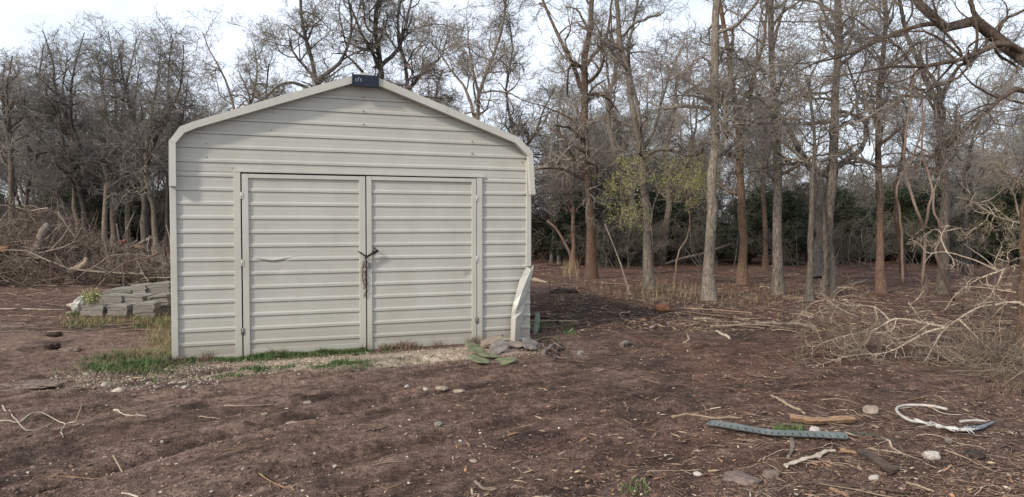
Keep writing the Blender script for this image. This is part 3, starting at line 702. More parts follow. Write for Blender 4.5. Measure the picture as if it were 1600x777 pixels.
# ---- hanging vines
def vine(seed, Y, strands, label):
    m = MB(); s = Y / FPX; rng = np.random.default_rng(seed)
    base = at(strands[0][0][0][0], strands[0][0][0][1], Y); base[2] = 0
    for pts, w0, w1 in strands:
        P = resample([at(px, py, Y + rng.normal() * .12) - base for px, py in pts], 24); P += rng.normal(size=P.shape) * .006
        m.tube(P, np.linspace(w0, w1, 24) * s / 2, 6)
    o = m.build('hanging_vine', M['vine']); o.location = tuple(base); tag(o, label, 'vine', 'vines hanging among the trees'); return o
vine(1, 16, [([(1441, 445), (1446, 380), (1444, 360), (1432, 330), (1420, 290), (1413, 260), (1415, 210), (1425, 150), (1428, 100)], 5, 3), ([(1444, 362), (1452, 320), (1457, 300), (1448, 262), (1440, 240), (1442, 190), (1438, 120)], 4, 2.5)], 'reddish vine dividing in a V before the dark evergreens')
vine(2, 17, [([(1411, 446), (1408, 360), (1404, 320), (1400, 300), (1410, 270), (1425, 250), (1440, 200), (1446, 165)], 4, 2.5)], 'thin curving brown vine left of the V shaped vine')
vine(3, 15, [([(1490, 470), (1462, 395), (1470, 375), (1466, 345), (1458, 325), (1462, 290), (1480, 250)], 5, 2.5)], 'knotted vine climbing beside the Y forked tree')
vine(4, 20, [([(1052, 449), (1060, 395), (1072, 375), (1078, 345), (1070, 300), (1066, 270)], 3, 2)], 'pale drooping vine under the yellow green sprigs')
vine(5, 30, [([(893, 415), (890, 395), (872, 362), (855, 345)], 6, 4)], 'bowed grey stem curving left just past the shed corner')
# ---- left side and behind the shed
LG = 'bare trees of the wood at the left'
LK = dict(lv=(32, 5, 4.2, 3), dens=1.25, twr=.0078, zmin=3.0, l=(1.6, 4.2))
def left(seed, Y, limbs, label, mt='bark_dark', **kw):
    k = dict(LK); k.update(kw); return hero('bare_tree', seed, Y, limbs, label, mt=mt, mw='twig_cool', group=LG, **k)
left(201, 44, [([(138, 395), (133, 350), (126, 300), (112, 262), (88, 240), (62, 215), (35, 170), (10, 120)], 10, 4), ([(112, 262), (100, 220), (90, 160), (85, 100), (70, 50)], 7, 3), ([(124, 290), (120, 230), (108, 180), (112, 110), (130, 50)], 8, 3)], 'dark tree splitting into wide leaning limbs, behind the brush heap')
left(202, 45, [([(126, 394), (121, 350), (116, 310), (118, 260), (110, 200), (100, 150), (105, 90)], 9, 4)], 'grey trunk standing tight beside the dark wide limbed tree', 'bark')
left(203, 42, [([(163, 397), (163, 350), (166, 310), (168, 285), (160, 262), (158, 245), (168, 232), (170, 200), (160, 140), (150, 80)], 9, 4)], 'kinked grey trunk with an S bend, right of the dark wide limbed tree', 'bark_pale')
left(204, 46, [([(178, 393), (177, 320), (178, 250), (180, 180), (178, 110), (170, 50)], 10, 4), ([(178, 220), (200, 160), (210, 100)], 6, 3)], 'straight grey trunk right of the S bent one', 'bark')
left(205, 46, [([(200, 393), (198, 330), (194, 260), (190, 190), (200, 120), (215, 60)], 8, 4), ([(194, 250), (215, 210), (230, 170)], 5, 3)], 'slender trunk midway between the S bent tree and the shed', 'bark')
left(206, 42, [([(227, 397), (226, 330), (224, 280), (222, 240), (210, 190), (195, 140), (190, 80)], 12, 5), ([(224, 270), (240, 220), (262, 180), (280, 130), (285, 70)], 7, 3)], 'dark trunk nearly hidden beside the shed, forking above it')
left(207, 41, [([(247, 398), (240, 340), (232, 300), (228, 260), (232, 200), (245, 140), (250, 80)], 9, 4)], 'leaning pale trunk closest to the left edge of the shed', 'bark_pale')
left(208, 40, [([(20, 399), (18, 330), (17, 280), (12, 220), (5, 160), (8, 100)], 12, 5), ([(17, 270), (26, 210), (20, 150), (30, 90)], 7, 4), ([(14, 240), (-10, 190), (-20, 110)], 6, 3)], 'grey tree at the left edge rising out of the brush heap', 'bark')
left(209, 50, [([(42, 390), (42, 330), (45, 280), (60, 230), (66, 180), (60, 130), (70, 70)], 8, 4)], 'thin dark tree second from the left edge')
left(210, 52, [([(262, 388), (262, 320), (265, 260), (270, 200), (262, 130), (270, 60)], 9, 4), ([(266, 250), (290, 190), (300, 120)], 5, 3)], 'shaded tree whose crown shows over the left roof slope')
MG = 'bare crowns rising behind the shed'
def mid(seed, Y, limbs, label, **kw):
    k = dict(dens=1.6, twr=.0060, zmin=3.2, l=(1.2, 3.3), mt='bark_dark', lv=(28, 5, 5, 5)); k.update(kw)
    return hero('bare_tree', seed, Y, limbs, label, group=MG, **k)
mid(221, 36, [([(352, 404), (362, 300), (372, 230), (366, 170), (350, 120), (325, 75), (318, 50)], 10, 3), ([(368, 200), (390, 160), (400, 110), (395, 70)], 6, 3), ([(370, 220), (330, 200), (300, 190)], 6, 3)], 'open twisting crown above the left roof slope', mt='bark', dens=1.1)
mid(222, 28, [([(500, 420), (500, 260), (497, 160), (488, 110), (478, 60), (470, 10), (475, -50)], 12, 5), ([(497, 160), (470, 132), (440, 128), (410, 150), (385, 165)], 7, 3), ([(496, 130), (530, 90), (545, 40), (540, -20)], 7, 3), ([(490, 120), (455, 80), (445, 40)], 6, 3)], 'wide dense crown left of the roof peak with limbs drooping left', buds=9000, budsize=.02, mb='bud_tan')
mid(223, 30, [([(600, 415), (598, 260), (598, 160), (596, 110), (585, 60), (592, 0), (600, -60)], 14, 6), ([(598, 150), (565, 110), (545, 90), (520, 85)], 8, 3), ([(597, 115), (625, 80), (640, 30), (650, -20)], 7, 3), ([(596, 105), (570, 60), (550, 10)], 6, 3)], 'tall dark tree directly behind the roof peak', buds=4000, budsize=.018, mb='bud_tan')
mid(224, 30, [([(636, 415), (636, 260), (636, 150), (634, 100), (622, 55), (625, 0)], 10, 5), ([(636, 140), (665, 110), (690, 90), (700, 60)], 7, 3)], 'dark tree just right of the roof peak', dens=1.3)
mid(225, 27, [([(745, 423), (738, 300), (742, 225), (748, 180), (750, 140), (770, 90), (785, 40), (790, -20)], 9, 4), ([(748, 190), (728, 140), (705, 110), (680, 70)], 6, 3), ([(745, 205), (715, 190), (690, 195), (665, 205)], 6, 3), ([(750, 150), (735, 90), (730, 40)], 5, 3)], 'open fan of fine branches over the right roof slope', mt='bark', dens=1.3)
mid(226, 32, [([(815, 411), (812, 330), (808, 260), (800, 200), (790, 150), (800, 90), (795, 20)], 9, 4), ([(808, 250), (835, 210), (850, 170), (870, 130)], 6, 3)], 'bare crown showing above the shed right eave corner', dens=1.4)
mid(227, 40, [([(430, 399), (430, 280), (425, 190), (415, 150), (420, 100)], 10, 5)], 'low thicket like crown over the middle of the left roof slope', dens=1.3, twr=.009)
mid(228, 38, [([(700, 401), (700, 280), (690, 200), (680, 160), (690, 110)], 10, 5)], 'low crown behind the right roof slope near the peak', dens=1.4, twr=.009, buds=5000, budsize=.025, mb='bud_tan')
# ---- random woods: a few source trees, then copies
def gen_tree(seed, h, r, twr, dens, l, zmin, buds=0, budsize=.02, fork=3):
    rng = np.random.default_rng(seed)
    T = [np.zeros(3)]; d = np.array([0, 0, 1.])
    for k in range(7): d = nrm(d + rng.normal(size=3) * .13 + [0, 0, .12]); T.append(T[-1] + d * h * .7 / 7)
    limbs = [(T, r, r * .14)]
    for k in range(fork):
        i = 3 + int(rng.integers(0, 4)); p = T[i]; dd = nrm(np.array([rng.normal(), rng.normal(), 1.1])); q = [p]
        for _ in range(5): dd = nrm(dd + rng.normal(size=3) * .25 + [0, 0, .15]); q.append(q[-1] + dd * h * .09)
        limbs.append((q, r * .5, r * .10))
    return crown_meshes(seed, limbs, dens=dens, twr=twr, zmin=zmin, lv=(28, 5, 4.5, 3.2), l=l, buds=buds, budsize=budsize)
protos = [gen_tree(300 + i, h, .13, .0085, dn, (1.5, 4.0), zm, b, .03) for i, (h, dn, zm, b) in enumerate([(13, 1.4, 2.5, 0), (11, 1.4, 2.0, 6000), (14, 1.5, 3.0, 0), (10, 1.3, 1.5, 0), (12, 1.4, 2.0, 0), (9, 1.2, 1.2, 5000)])]
LBL = ['tall bare grey tree deep in the wood %s', 'bushy tree with tan buds deep in the wood %s', 'tall slim bare tree deep in the wood %s',
       'low branched bare tree deep in the wood %s', 'twisting bare tree deep in the wood %s', 'small budding tree deep in the wood %s']
srcs = {}
rw = random.Random(77)
def place_wood(px, Y, k, sc, where='beyond the clearing'):
    x = (px - 800) / FPX * Y; z = float(height(x, Y)) - .05
    if k not in srcs:
        t = put_tree('woodland_tree', (0, 0, 0), protos[k], M['bark_far'], M['twig_far'], M['bud_tan'], '', 'tree', 'trees deep in the wood'); srcs[k] = t
    else: t = copy_tree(srcs[k])
    t['label'] = LBL[k] % where; t['group'] = 'trees deep in the wood ' + where
    t.location = (x, Y, z); t.rotation_euler = (0, 0, rw.uniform(0, 6.28)); s = sc * rw.uniform(.85, 1.15); t.scale = (s, s, s * rw.uniform(.9, 1.1))
for i in range(30):                                        # left wood
    Y = rw.uniform(48, 80); place_wood(rw.uniform(-90, 300), Y, rw.choice([0, 2, 3, 4]), Y / 60 * .98, 'left of the shed')
for i in range(30):                                        # behind the shed
    Y = rw.uniform(38, 60); place_wood(rw.uniform(280, 840), Y, rw.choice([0, 1, 4, 2]), Y / 60 * rw.uniform(.72, .95), 'behind the shed')
for i in range(58):                                        # right wood
    Y = rw.uniform(31, 60); px_ = rw.uniform(830, 1700); place_wood(px_, Y, rw.choice([0, 1, 2, 3, 4, 5]), rw.uniform(.62, .85) * (Y / 45) ** .6 * (.62 if 1225 < px_ < 1480 else 1), 'right of the shed')
# ---- bare thickets and evergreens under the trees
def thicket(seed, h, n, twr):
    rng = np.random.default_rng(seed); P = []; R = []
    for k in range(n):
        p = np.array([rng.normal() * .8, rng.normal() * .5, -.05]); d = nrm(np.array([rng.normal() * .35, rng.normal() * .35, 1.])); q = [p]
        for _ in range(8): d = nrm(d + rng.normal(size=3) * .2); q.append(q[-1] + d * h / 8 * rng.uniform(.6, 1.1))
        P.append(q); R.append(np.linspace(.022, .008, 9))
    P = np.array(P); R = np.array(R)
    A1, r1 = grow(rng, P, R, n * 9, .15, .5, 1.5, 50, 6, .3, .02, .7, twr * 1.3); A2, r2 = grow(rng, A1, r1, len(A1) * 6, .1, .25, .8, 50, 5, .3, 0, .7, twr)
    A3, r3 = grow(rng, A2, r2, len(A2) * 3, .1, .12, .4, 50, 3, .3, 0, .8, twr * .8)
    v1, f1 = tubes(P, R, 5); vv = [v1]; ff = [f1]; o = len(v1)
    st = raw_mesh('stems', v1, f1, smooth=True); vv = []; ff = []; o = 0
    for A, r in ((A1, r1), (A2, r2), (A3, r3)):
        v, f = tubes(A, r, 3); vv.append(v); ff.append(f + o); o += len(v)
    return st, raw_mesh('twigs', np.concatenate(vv), np.concatenate(ff), smooth=True)
ths = [thicket(400 + i, 3.0 + .5 * i, 9, .007) for i in range(3)]
tsrc = {}
def place_thicket(px, Y, sc, mt, side):
    k = rw.randrange(3); key = (k, mt); x = (px - 800) / FPX * Y
    if key not in tsrc:
        t = empty('bare_shrub', (0, 0, 0)); tag(t, {'brush': 'brown leafless shrub in the undergrowth below the trees', 'twig_far': 'grey leafless shrub in the undergrowth below the trees'}[mt], 'shrub', 'leafless shrubs under the trees')
        a = ths[k][0].copy() if mt == 'brush' else ths[k][0]; b = ths[k][1].copy() if mt == 'brush' else ths[k][1]
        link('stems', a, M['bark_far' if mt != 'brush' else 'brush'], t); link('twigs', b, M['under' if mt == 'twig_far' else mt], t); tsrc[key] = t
    else: t = copy_tree(tsrc[key])
    t['label'] = {'brush': 'low brown leafless shrub in the undergrowth ', 'twig_far': 'grey leafless shrub in the undergrowth '}[mt] + side; t['group'] = 'leafless shrubs ' + side
    t.location = (x, Y, float(height(x, Y))); t.rotation_euler = (0, 0, rw.uniform(0, 6.28)); s = sc * rw.uniform(.8, 1.25); t.scale = (s * 1.25, s * 1.25, s)
for i in range(24): Y = rw.uniform(54, 66); place_thicket(rw.uniform(-60, 268), Y, 1.2, 'twig_far', 'left of the shed')
for i in range(44): Y = rw.uniform(35, 50); place_thicket(rw.uniform(832, 1650), Y, 1.3, 'twig_far', 'right of the shed')
for i in range(22): Y = rw.uniform(29, 34); place_thicket(rw.uniform(850, 1640), Y, .65, 'brush', 'right of the shed')
def juniper(seed, h, wd, nleaf=26000):
    rng = np.random.default_rng(seed); nb = 34
    c = np.stack([rng.normal(0, wd * .45, nb), rng.normal(0, wd * .45, nb), rng.uniform(.25, 1, nb) * h], 1); c[:, :2] *= (1.25 - c[:, 2:3] / h * .75)
    i = rng.integers(0, nb, nleaf); d = nrm(rng.normal(size=(nleaf, 3))) * (rng.uniform(.3, 1, nleaf) ** .5)[:, None] * [.62, .62, .42]
    p = c[i] + d * (h / 3.2); a = nrm(rng.normal(size=(nleaf, 3)) + [0, 0, .6]); b = nrm(np.cross(a, rng.normal(size=(nleaf, 3)))); s = rng.uniform(.03, .075, nleaf)[:, None]
    p[:, 2] = np.maximum(p[:, 2], .05)
    V = np.stack([p - a * s, p + b * s * .45, p + a * s, p - b * s * .45], 1).reshape(-1, 3); fo = raw_mesh('foliage', V, np.arange(len(V)).reshape(-1, 4))
    P = []; 
    for k in range(16): P.append(resample([(rng.normal() * .1, rng.normal() * .1, -.05), tuple(c[k] * [.3, .3, .4]), tuple(c[k])], 6))
    P = np.array(P); v, f = tubes(P, np.repeat(np.linspace(.05, .015, 6)[None], 16, 0), 5); return raw_mesh('stems', v, f, smooth=True), fo
jun = [juniper(500, 3.4, 1.5), juniper(501, 3.0, 1.9), juniper(502, 4.2, 1.7)]; jsrc = {}
def place_jun(px, Y, sc):
    k = rw.randrange(3); x = (px - 800) / FPX * Y
    if k not in jsrc:
        t = empty('evergreen_shrub', (0, 0, 0)); tag(t, ['dark green juniper shrub behind the bare trunks', 'broad dark juniper shrub behind the bare trunks', 'tall dark juniper behind the bare trunks'][k], 'evergreen', 'dark junipers behind the bare trunks')
        link('stems', jun[k][0], M['bark_red'], t); link('foliage', jun[k][1], M['leaf_dark'], t); jsrc[k] = t
    else: t = copy_tree(jsrc[k])
    t.location = (x, Y, float(height(x, Y))); t.rotation_euler = (0, 0, rw.uniform(0, 6.28)); s = sc * rw.uniform(.85, 1.15); t.scale = (s, s, s)
for i in range(46): Y = rw.uniform(30.5, 38); place_jun(830 + i * 18.5 + rw.uniform(-18, 18), Y, rw.uniform(.5, .75) if i < 19 else rw.uniform(.6, .92))
for i in range(16): Y = rw.uniform(56, 72); place_jun(rw.uniform(80, 270), Y, 1.5)
for i in range(5): Y = rw.uniform(62, 75); place_jun(rw.uniform(-60, 80), Y, 1.3)

# ------------------------------------------------------------------ loose material on the soil
RG = np.random.default_rng(2024)
def inshed(x, y, pad=.02):
    u, v = shed_uv(x, y); return (u > -pad) & (u < SWID + pad) & (v > -pad) & (v < SDEP)
def scatter(n, px0=-200, px1=1800, py0=405, py1=830, pw=1.0, rng=RG):
    """ground points over the stretch of soil between two distances, denser nearby"""
    px = rng.uniform(px0, px1, n); t = rng.random(n) ** pw; py = py0 + (py1 - py0) * t
    y = H * FPX / (py - HOR); x = (px - 800) / FPX * y; u, v = shed_uv(x, y)
    k = ~inshed(x, y) & ((rng.random(n) < .25) | ~((u > .3) & (u < 4.2) & (v > -1.15) & (v < -.3))); return x[k], y[k]
PALC = np.array([[.20, .13, .10], [.15, .095, .075], [.26, .17, .125], [.11, .07, .055], [.30, .21, .15], [.42, .31, .21], [.36, .20, .12], [.55, .46, .36]])
PCP = [.24, .20, .19, .14, .10, .06, .05, .02]
def chips(x, y, L, wr=.22, tr=.07, pal=PALC, p=None, tilt=.25, seed=0, lift=.0):
    rng = np.random.default_rng(seed); n = len(x); yaw = rng.uniform(0, 2 * PI, n); pt = rng.normal(0, tilt, n); rl = rng.normal(0, .5, n)
    a = np.stack([np.cos(yaw) * np.cos(pt), np.sin(yaw) * np.cos(pt), np.sin(pt)], 1); up = nrm(np.array([0, 0, 1.]) + rng.normal(size=(n, 3)) * .3)
    b = nrm(np.cross(up, a)); c = np.cross(a, b)
    z = height(x, y) + L * .06 + lift; C = np.stack([x, y, z], 1); L = L[:, None]; W = L * wr * rng.uniform(.5, 1.5, (n, 1)); T = L * tr
    j = lambda s: rng.uniform(.6, 1.2, (n, 1)) * s
    V = np.stack([C - a * L * .5, C - a * L * .25 * j(1) + b * W * .5, C + a * L * .3 * j(1) + b * W * .5 * j(1), C + a * L * .5, C + a * L * .3 - b * W * .5 * j(1), C - a * L * .3 * j(1) - b * W * .5, C + c * T, C - c * T], 1)
    tri = [(i, (i + 1) % 6, 6) for i in range(6)] + [((i + 1) % 6, i, 7) for i in range(6)]
    F = (np.arange(n)[:, None, None] * 8 + np.array(tri)[None]).reshape(-1, 3)
    col = pal[rng.choice(len(pal), n, p=p)] * rng.uniform(.55, 1.25, (n, 1)); return V.reshape(-1, 3), F, np.repeat(col, 8, 0)
def join(parts):
    o = 0; V = []; F = []; C = []
    for v, f, c in parts: V.append(v); F.append(f + o); C.append(c); o += len(v)
    return np.concatenate(V), np.concatenate(F), np.concatenate(C)
def stuff(name, parts, label, cat, mat=None, smooth=False):
    v, f, c = join(parts); return tag(link(name, raw_mesh(name, v, f, cols=c, smooth=smooth), mat or M['tint']), label, cat, kind='stuff')
pr = []
x, y = scatter(50000, pw=.8); d = np.hypot(x, y)
dens = .18 + .82 * sstep(-1.5, 2.0, x) ; k = RG.random(len(x)) < dens * (.45 + .9 * np.clip(fbm(x * .9, y * .9, 61, 3) + .4, 0, 1)); x, y = x[k], y[k]
pr.append(chips(x, y, RG.gamma(1.8, .010, len(x)) + .007, .3, .1, p=PCP, seed=1))
x, y = scatter(2200, 700, 1800, 430, 830); pr.append(chips(x, y, RG.gamma(2.5, .018, len(x)) + .02, .15, .05, p=[.1, .1, .2, .1, .2, .15, .1, .05], seed=2))
x, y = scatter(11000, 830, 1700, 405, 520); pr.append(chips(x, y, RG.gamma(2.0, .028, len(x)) + .02, .2, .08, p=PCP, seed=3))
x, y = scatter(2200, -200, 290, 405, 480); pr.append(chips(x, y, RG.gamma(2.0, .03, len(x)) + .03, .16, .05, p=PCP, seed=4))
stuff('wood_chips', pr, 'shredded bark and wood chips strewn over the brown soil', 'wood chips')
# twig litter
def litter_twigs(x, y, L, r, seed, pal):
    rng = np.random.default_rng(seed); n = len(x); K = 6; yaw = rng.uniform(0, 2 * PI, n); P = np.empty((n, K, 3)); D = np.stack([np.cos(yaw), np.sin(yaw)], 1)
    q = np.stack([x, y], 1); off = rng.uniform(.3, 1, n)
    for k in range(K):
        P[:, k, :2] = q; P[:, k, 2] = height(q[:, 0], q[:, 1]) + r * .7 + L * .03 * off * math.sin(PI * k / (K - 1)) 
        D = nrm(D + rng.normal(size=(n, 2)) * .28); q = q + D * (L / (K - 1))[:, None]
    V, F = tubes(P, r[:, None] * np.linspace(1, .45, K)[None], 4)
    return V, F, np.repeat(pal[rng.choice(len(pal), n)] * rng.uniform(.6, 1.2, (n, 1)), K * 4, 0)
TP = np.array([[.27, .19, .14], [.20, .14, .105], [.38, .29, .21], [.14, .095, .075], [.23, .15, .105], [.11, .075, .06]])
pr = []
x, y = scatter(5200); k = RG.random(len(x)) < .12 + .88 * sstep(-1, 2.5, x); x, y = x[k], y[k]; L = RG.gamma(2, .04, len(x)) + .03; pr.append(litter_twigs(x, y, L, .0010 + L * .009, 1, TP))
x, y = scatter(3400, 830, 1750, 408, 520, .8); L = RG.gamma(2, .11, len(x)) + .06; pr.append(litter_twigs(x, y, L, .002 + L * .008, 2, TP))
x, y = scatter(160, 830, 1750, 408, 520); L = RG.gamma(2, .3, len(x)) + .3; pr.append(litter_twigs(x, y, L, .004 + L * .010, 22, TP))
x, y = scatter(1500, -200, 290, 402, 520, 1.4); L = RG.gamma(2, .14, len(x)) + .1; pr.append(litter_twigs(x, y, L, .003 + L * .008, 3, TP))
x, y = scatter(1300, 1150, 1750, 560, 830); L = RG.gamma(2, .07, len(x)) + .04; pr.append(litter_twigs(x, y, L, .0012 + L * .008, 4, TP))
stuff('twig_litter', pr, 'thin broken twigs scattered over the cleared soil', 'twigs', smooth=True)
# soil lumps and pebbles
import bmesh
def ico(sub):
    bm = bmesh.new(); bmesh.ops.create_icosphere(bm, subdivisions=sub, radius=1); v = np.array([q.co[:] for q in bm.verts]); f = np.array([[q.index for q in g.verts] for g in bm.faces]); bm.free(); return v, f
IV, IF = ico(1); IV2, IF2 = ico(2)
def lumps(x, y, s, seed, cols, flat=.7, sink=.2, hi=False, rough=.25):
    v0, f0 = (IV2, IF2) if hi else (IV, IF); rng = np.random.default_rng(seed); n = len(x)
    sc = s[:, None, None] * rng.uniform(.7, 1.3, (n, 1, 3)) * [1, 1, flat]; V = v0[None] * sc * (1 + rng.normal(0, rough, (n, len(v0), 1)))
    a = rng.uniform(0, 2 * PI, n); ca, sa = np.cos(a)[:, None], np.sin(a)[:, None]; X = V[..., 0] * ca - V[..., 1] * sa; Y = V[..., 0] * sa + V[..., 1] * ca
    V = np.stack([X + x[:, None], Y + y[:, None], V[..., 2] + (height(x, y) + s * flat * (1 - 2 * sink) * .6)[:, None]], -1)
    F = (np.arange(n)[:, None, None] * len(v0) + f0[None]).reshape(-1, 3); return V.reshape(-1, 3), F, np.repeat(cols, len(v0), 0)
x, y = scatter(18000, py0=440, pw=.9); k = RG.random(len(x)) < np.clip(.25 + 1.3 * (fbm(x * 1.1, y * 1.1, 63, 3) + .1) + .25 * (x > 0), .05, 1); x, y = x[k], y[k]
s_ = np.minimum(RG.gamma(1.3, .0042, len(x)) + .003, .017)
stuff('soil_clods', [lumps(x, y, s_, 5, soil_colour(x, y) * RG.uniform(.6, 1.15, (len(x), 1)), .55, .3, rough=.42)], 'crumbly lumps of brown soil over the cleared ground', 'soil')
pr = []
x, y = scatter(600, py0=470); pr.append(lumps(x, y, np.minimum(RG.gamma(1.4, .004, len(x)) + .003, .012), 6, np.array([.42, .36, .29]) * RG.uniform(.5, 1.4, (len(x), 1)), .6, .3))
n = 7000; u = RG.uniform(-1.2, 4.6, n); v = -RG.uniform(.30, 1.25, n) + .15 * RG.normal(size=n); X = SO[0] + u * SU[0] + v * SV[0]; Y = SO[1] + u * SU[1] + v * SV[1]
pr.append(lumps(X, Y, RG.gamma(1.4, .0026, n) + .002, 7, np.array([.40, .325, .25]) * RG.uniform(.55, 1.3, (n, 1)), .65, .3))
x, y = scatter(420, 120, 340, 572, 612); pr.append(lumps(x, y, RG.gamma(1.5, .005, len(x)) + .004, 8, np.array([.40, .33, .27]) * RG.uniform(.6, 1.2, (len(x), 1)), .65, .3))
stuff('gravel', pr, 'pale gravel in front of the shed doors and over the soil', 'gravel')

# grass
def blades(x, y, h, wdt, seed, cols, lean=.35):
    rng = np.random.default_rng(seed); n = len(x); a = rng.uniform(0, 2 * PI, n); d = np.stack([np.cos(a), np.sin(a), 0 * a], 1); sd = np.stack([-np.sin(a), np.cos(a), 0 * a], 1)
    b = np.stack([x, y, height(x, y) - .005], 1); le = (h * np.abs(rng.normal(lean, .3, n)))[:, None]; up = np.array([0, 0, 1.]) * h[:, None]; w = (wdt * rng.uniform(.6, 1.3, n))[:, None] * .5
    V = np.stack([b - sd * w, b + sd * w, b + d * le * .35 + up * .55 + sd * w * .8, b + d * le * .35 + up * .55 - sd * w * .8, b + d * le + up * .92 + sd * w * .15, b + d * le + up * .92 - sd * w * .15], 1)
    F = (np.arange(n)[:, None, None] * 6 + np.array([(0, 1, 2, 3), (3, 2, 4, 5)])[None]).reshape(-1, 4); return V.reshape(-1, 3), F, np.repeat(cols, 6, 0)
def shedpt(u, v): return SO[0] + u * SU[0] + v * SV[0], SO[1] + u * SU[1] + v * SV[1]
def gcol(n, a, b, rng=RG): t = rng.random((n, 1)); return (np.array(a) * (1 - t) + np.array(b) * t) * rng.uniform(.7, 1.2, (n, 1))
GA, GB, DR, DR2 = (.065, .105, .035), (.15, .195, .075), (.36, .28, .16), (.22, .16, .10)
pr = []
def patch(n, uf, vf, h, w_, ca, cb, thr=-.15, sc=2.0, seed=70, lean=.4):
    u, v = uf(n), vf(n); x, y = shedpt(u, v); k = (fbm(x * sc, y * sc, seed, 3) > thr) & ~inshed(x, y, .03); x, y = x[k], y[k]; m_ = len(x)
    h_ = h * np.clip(.75 + 1.6 * fbm(x * 4, y * 4, seed + 3, 3), .25, 1.7)
    pr.append(blades(x, y, h_ * RG.uniform(.5, 1.3, m_), np.full(m_, w_), seed, gcol(m_, ca, cb), lean))
U = lambda a, b: (lambda n: RG.uniform(a, b, n)); NV = lambda m_, s: (lambda n: m_ + s * RG.normal(size=n))
patch(9000, U(-.1, 3.0), lambda n: -.03 - np.abs(RG.normal(0, .19, n)), .042, .009, GA, GB, -.30, 2.2, 71, .8)
patch(3600, U(-.1, 4.0), lambda n: -.02 - np.abs(RG.normal(0, .11, n)), .11, .005, (.30, .21, .15), (.20, .13, .10), -.12, 2.6, 72, .9)
patch(6200, NV(-.40, .26), NV(.02, .42), .065, .008, GA, GB, -.2, 1.8, 73, .9)
patch(1500, NV(-.40, .26), NV(.05, .42), .12, .005, (.30, .21, .15), (.20, .13, .10), -.1, 2.8, 78, .9)
patch(3400, NV(-.22, .15), NV(.7, .7), .085, .005, DR, (.20, .20, .09), -.2, 1.8, 74, 1.3)
patch(3600, NV(1.0, .45), NV(-1.12, .12), .045, .010, GA, GB, -.2, 3.2, 75)
patch(2400, NV(2.0, .5), NV(-1.1, .10), .045, .010, GA, GB, -.02, 3.2, 76)
patch(900, NV(.25, .30), NV(-.95, .12), .05, .009, (.07, .09, .04), (.16, .15, .09), -.05, 3.2, 77)
for (a, b, c, d, n, h, ca, cb) in [(100, 262, 492, 514, 4500, .07, GA, (.2, .21, .09)), (90, 230, 498, 512, 1500, .10, DR, DR2), (225, 264, 470, 540, 900, .13, DR, (.2, .2, .1)), (840, 900, 505, 530, 900, .07, GA, GB), (1210, 1262, 672, 684, 260, .06, GA, GB),
                               (970, 1015, 755, 776, 260, .028, GA, GB), (880, 905, 410, 440, 260, .5, DR, DR2), (860, 1250, 445, 480, 1200, .16, DR, DR2), (1530, 1690, 500, 620, 700, .10, (.2, .15, .1), (.13, .12, .06)), (1000, 1100, 440, 470, 500, .22, DR, DR2)]:
    x, y = scatter(n, a, b, c, d); m_ = len(x); k = fbm(x * 1.4, y * 1.4, 79, 3) > -.3; x, y = x[k], y[k]; m_ = len(x)
    pr.append(blades(x, y, h * RG.uniform(.4, 1.3, m_), np.full(m_, .007), 80, gcol(m_, ca, cb), .45))
stuff('grass', pr, 'short green and dry tan grass round the shed and the block stack', 'grass')

# ------------------------------------------------------------------ brush heap at the left
def mound(x, y, k=1.0):
    return 2.15 * np.exp(-((x + 14.5) / 1.9) ** 2 - ((y - 22.5) / 1.7) ** 2) + 1.35 * np.exp(-((x + 18.5) / 2.2) ** 2 - ((y - 22.8) / 2) ** 2) + .42 * np.exp(-((x + 11.9) / 1.7) ** 2 - ((y - 22) / 1.4) ** 2) + .28 * np.exp(-((x + 10.2) / 1.2) ** 2 - ((y - 21) / 1.2) ** 2)
rng = np.random.default_rng(8); n = 6800; X = rng.uniform(-20.5, -9.3, n); Y = rng.uniform(20, 25, n); mz = mound(X, Y); k = mz > .07; X, Y, mz = X[k], Y[k], mz[k]; n = len(X)
D = nrm(rng.normal(size=(n, 3)) * [1, .7, .42]); Lh = rng.gamma(2, .35, n) + .2; P = np.empty((n, 7, 3)); P[:, 0] = np.stack([X, Y, mz * rng.uniform(.1, 1.0, n) + height(X, Y)], 1) - D * Lh[:, None] * .5
for k in range(1, 7): D = nrm(D + rng.normal(size=(n, 3)) * .22); P[:, k] = P[:, k - 1] + D * (Lh / 6)[:, None]
P[..., 2] = np.maximum(P[..., 2], .02); R_ = (.004 + Lh * rng.uniform(.003, .012, n))[:, None] * np.linspace(1, .4, 7)[None]
v1, f1 = tubes(P, R_, 4); BC = np.array([[.18, .135, .105], [.12, .088, .07], [.27, .215, .17], [.20, .125, .09], [.075, .056, .046], [.32, .26, .20]])
c1 = np.repeat(BC[rng.choice(6, n)] * rng.uniform(.6, 1.1, (n, 1)), 28, 0)
A1, r1 = grow(rng, P, R_, 12000, .1, .3, .9, 45, 5, .25, .06, .6, .004); v2, f2 = tubes(A1, r1, 3); c2 = np.repeat(BC[rng.choice([0, 2, 3, 5], len(A1))] * rng.uniform(.7, 1.1, (len(A1), 1)), 15, 0)
A2, r2 = grow(rng, A1, r1, 20000, .1, .15, .5, 45, 4, .25, .05, .6, .0035); v3, f3 = tubes(A2, r2, 3); c3 = np.repeat(BC[rng.choice([0, 2, 3, 5], len(A2))] * rng.uniform(.7, 1.1, (len(A2), 1)), 12, 0)
stuff('brush_heap', [(v1, f1, c1), (v2, f2, c2), (v3, f3, c3)], 'tangled heap of cleared brush and sticks at the left', 'brush heap', smooth=True)
rng = np.random.default_rng(18); n = 420; X = rng.uniform(-23, -9, n) ; Y = rng.uniform(20.5, 24, n); mz = mound(X, Y); 
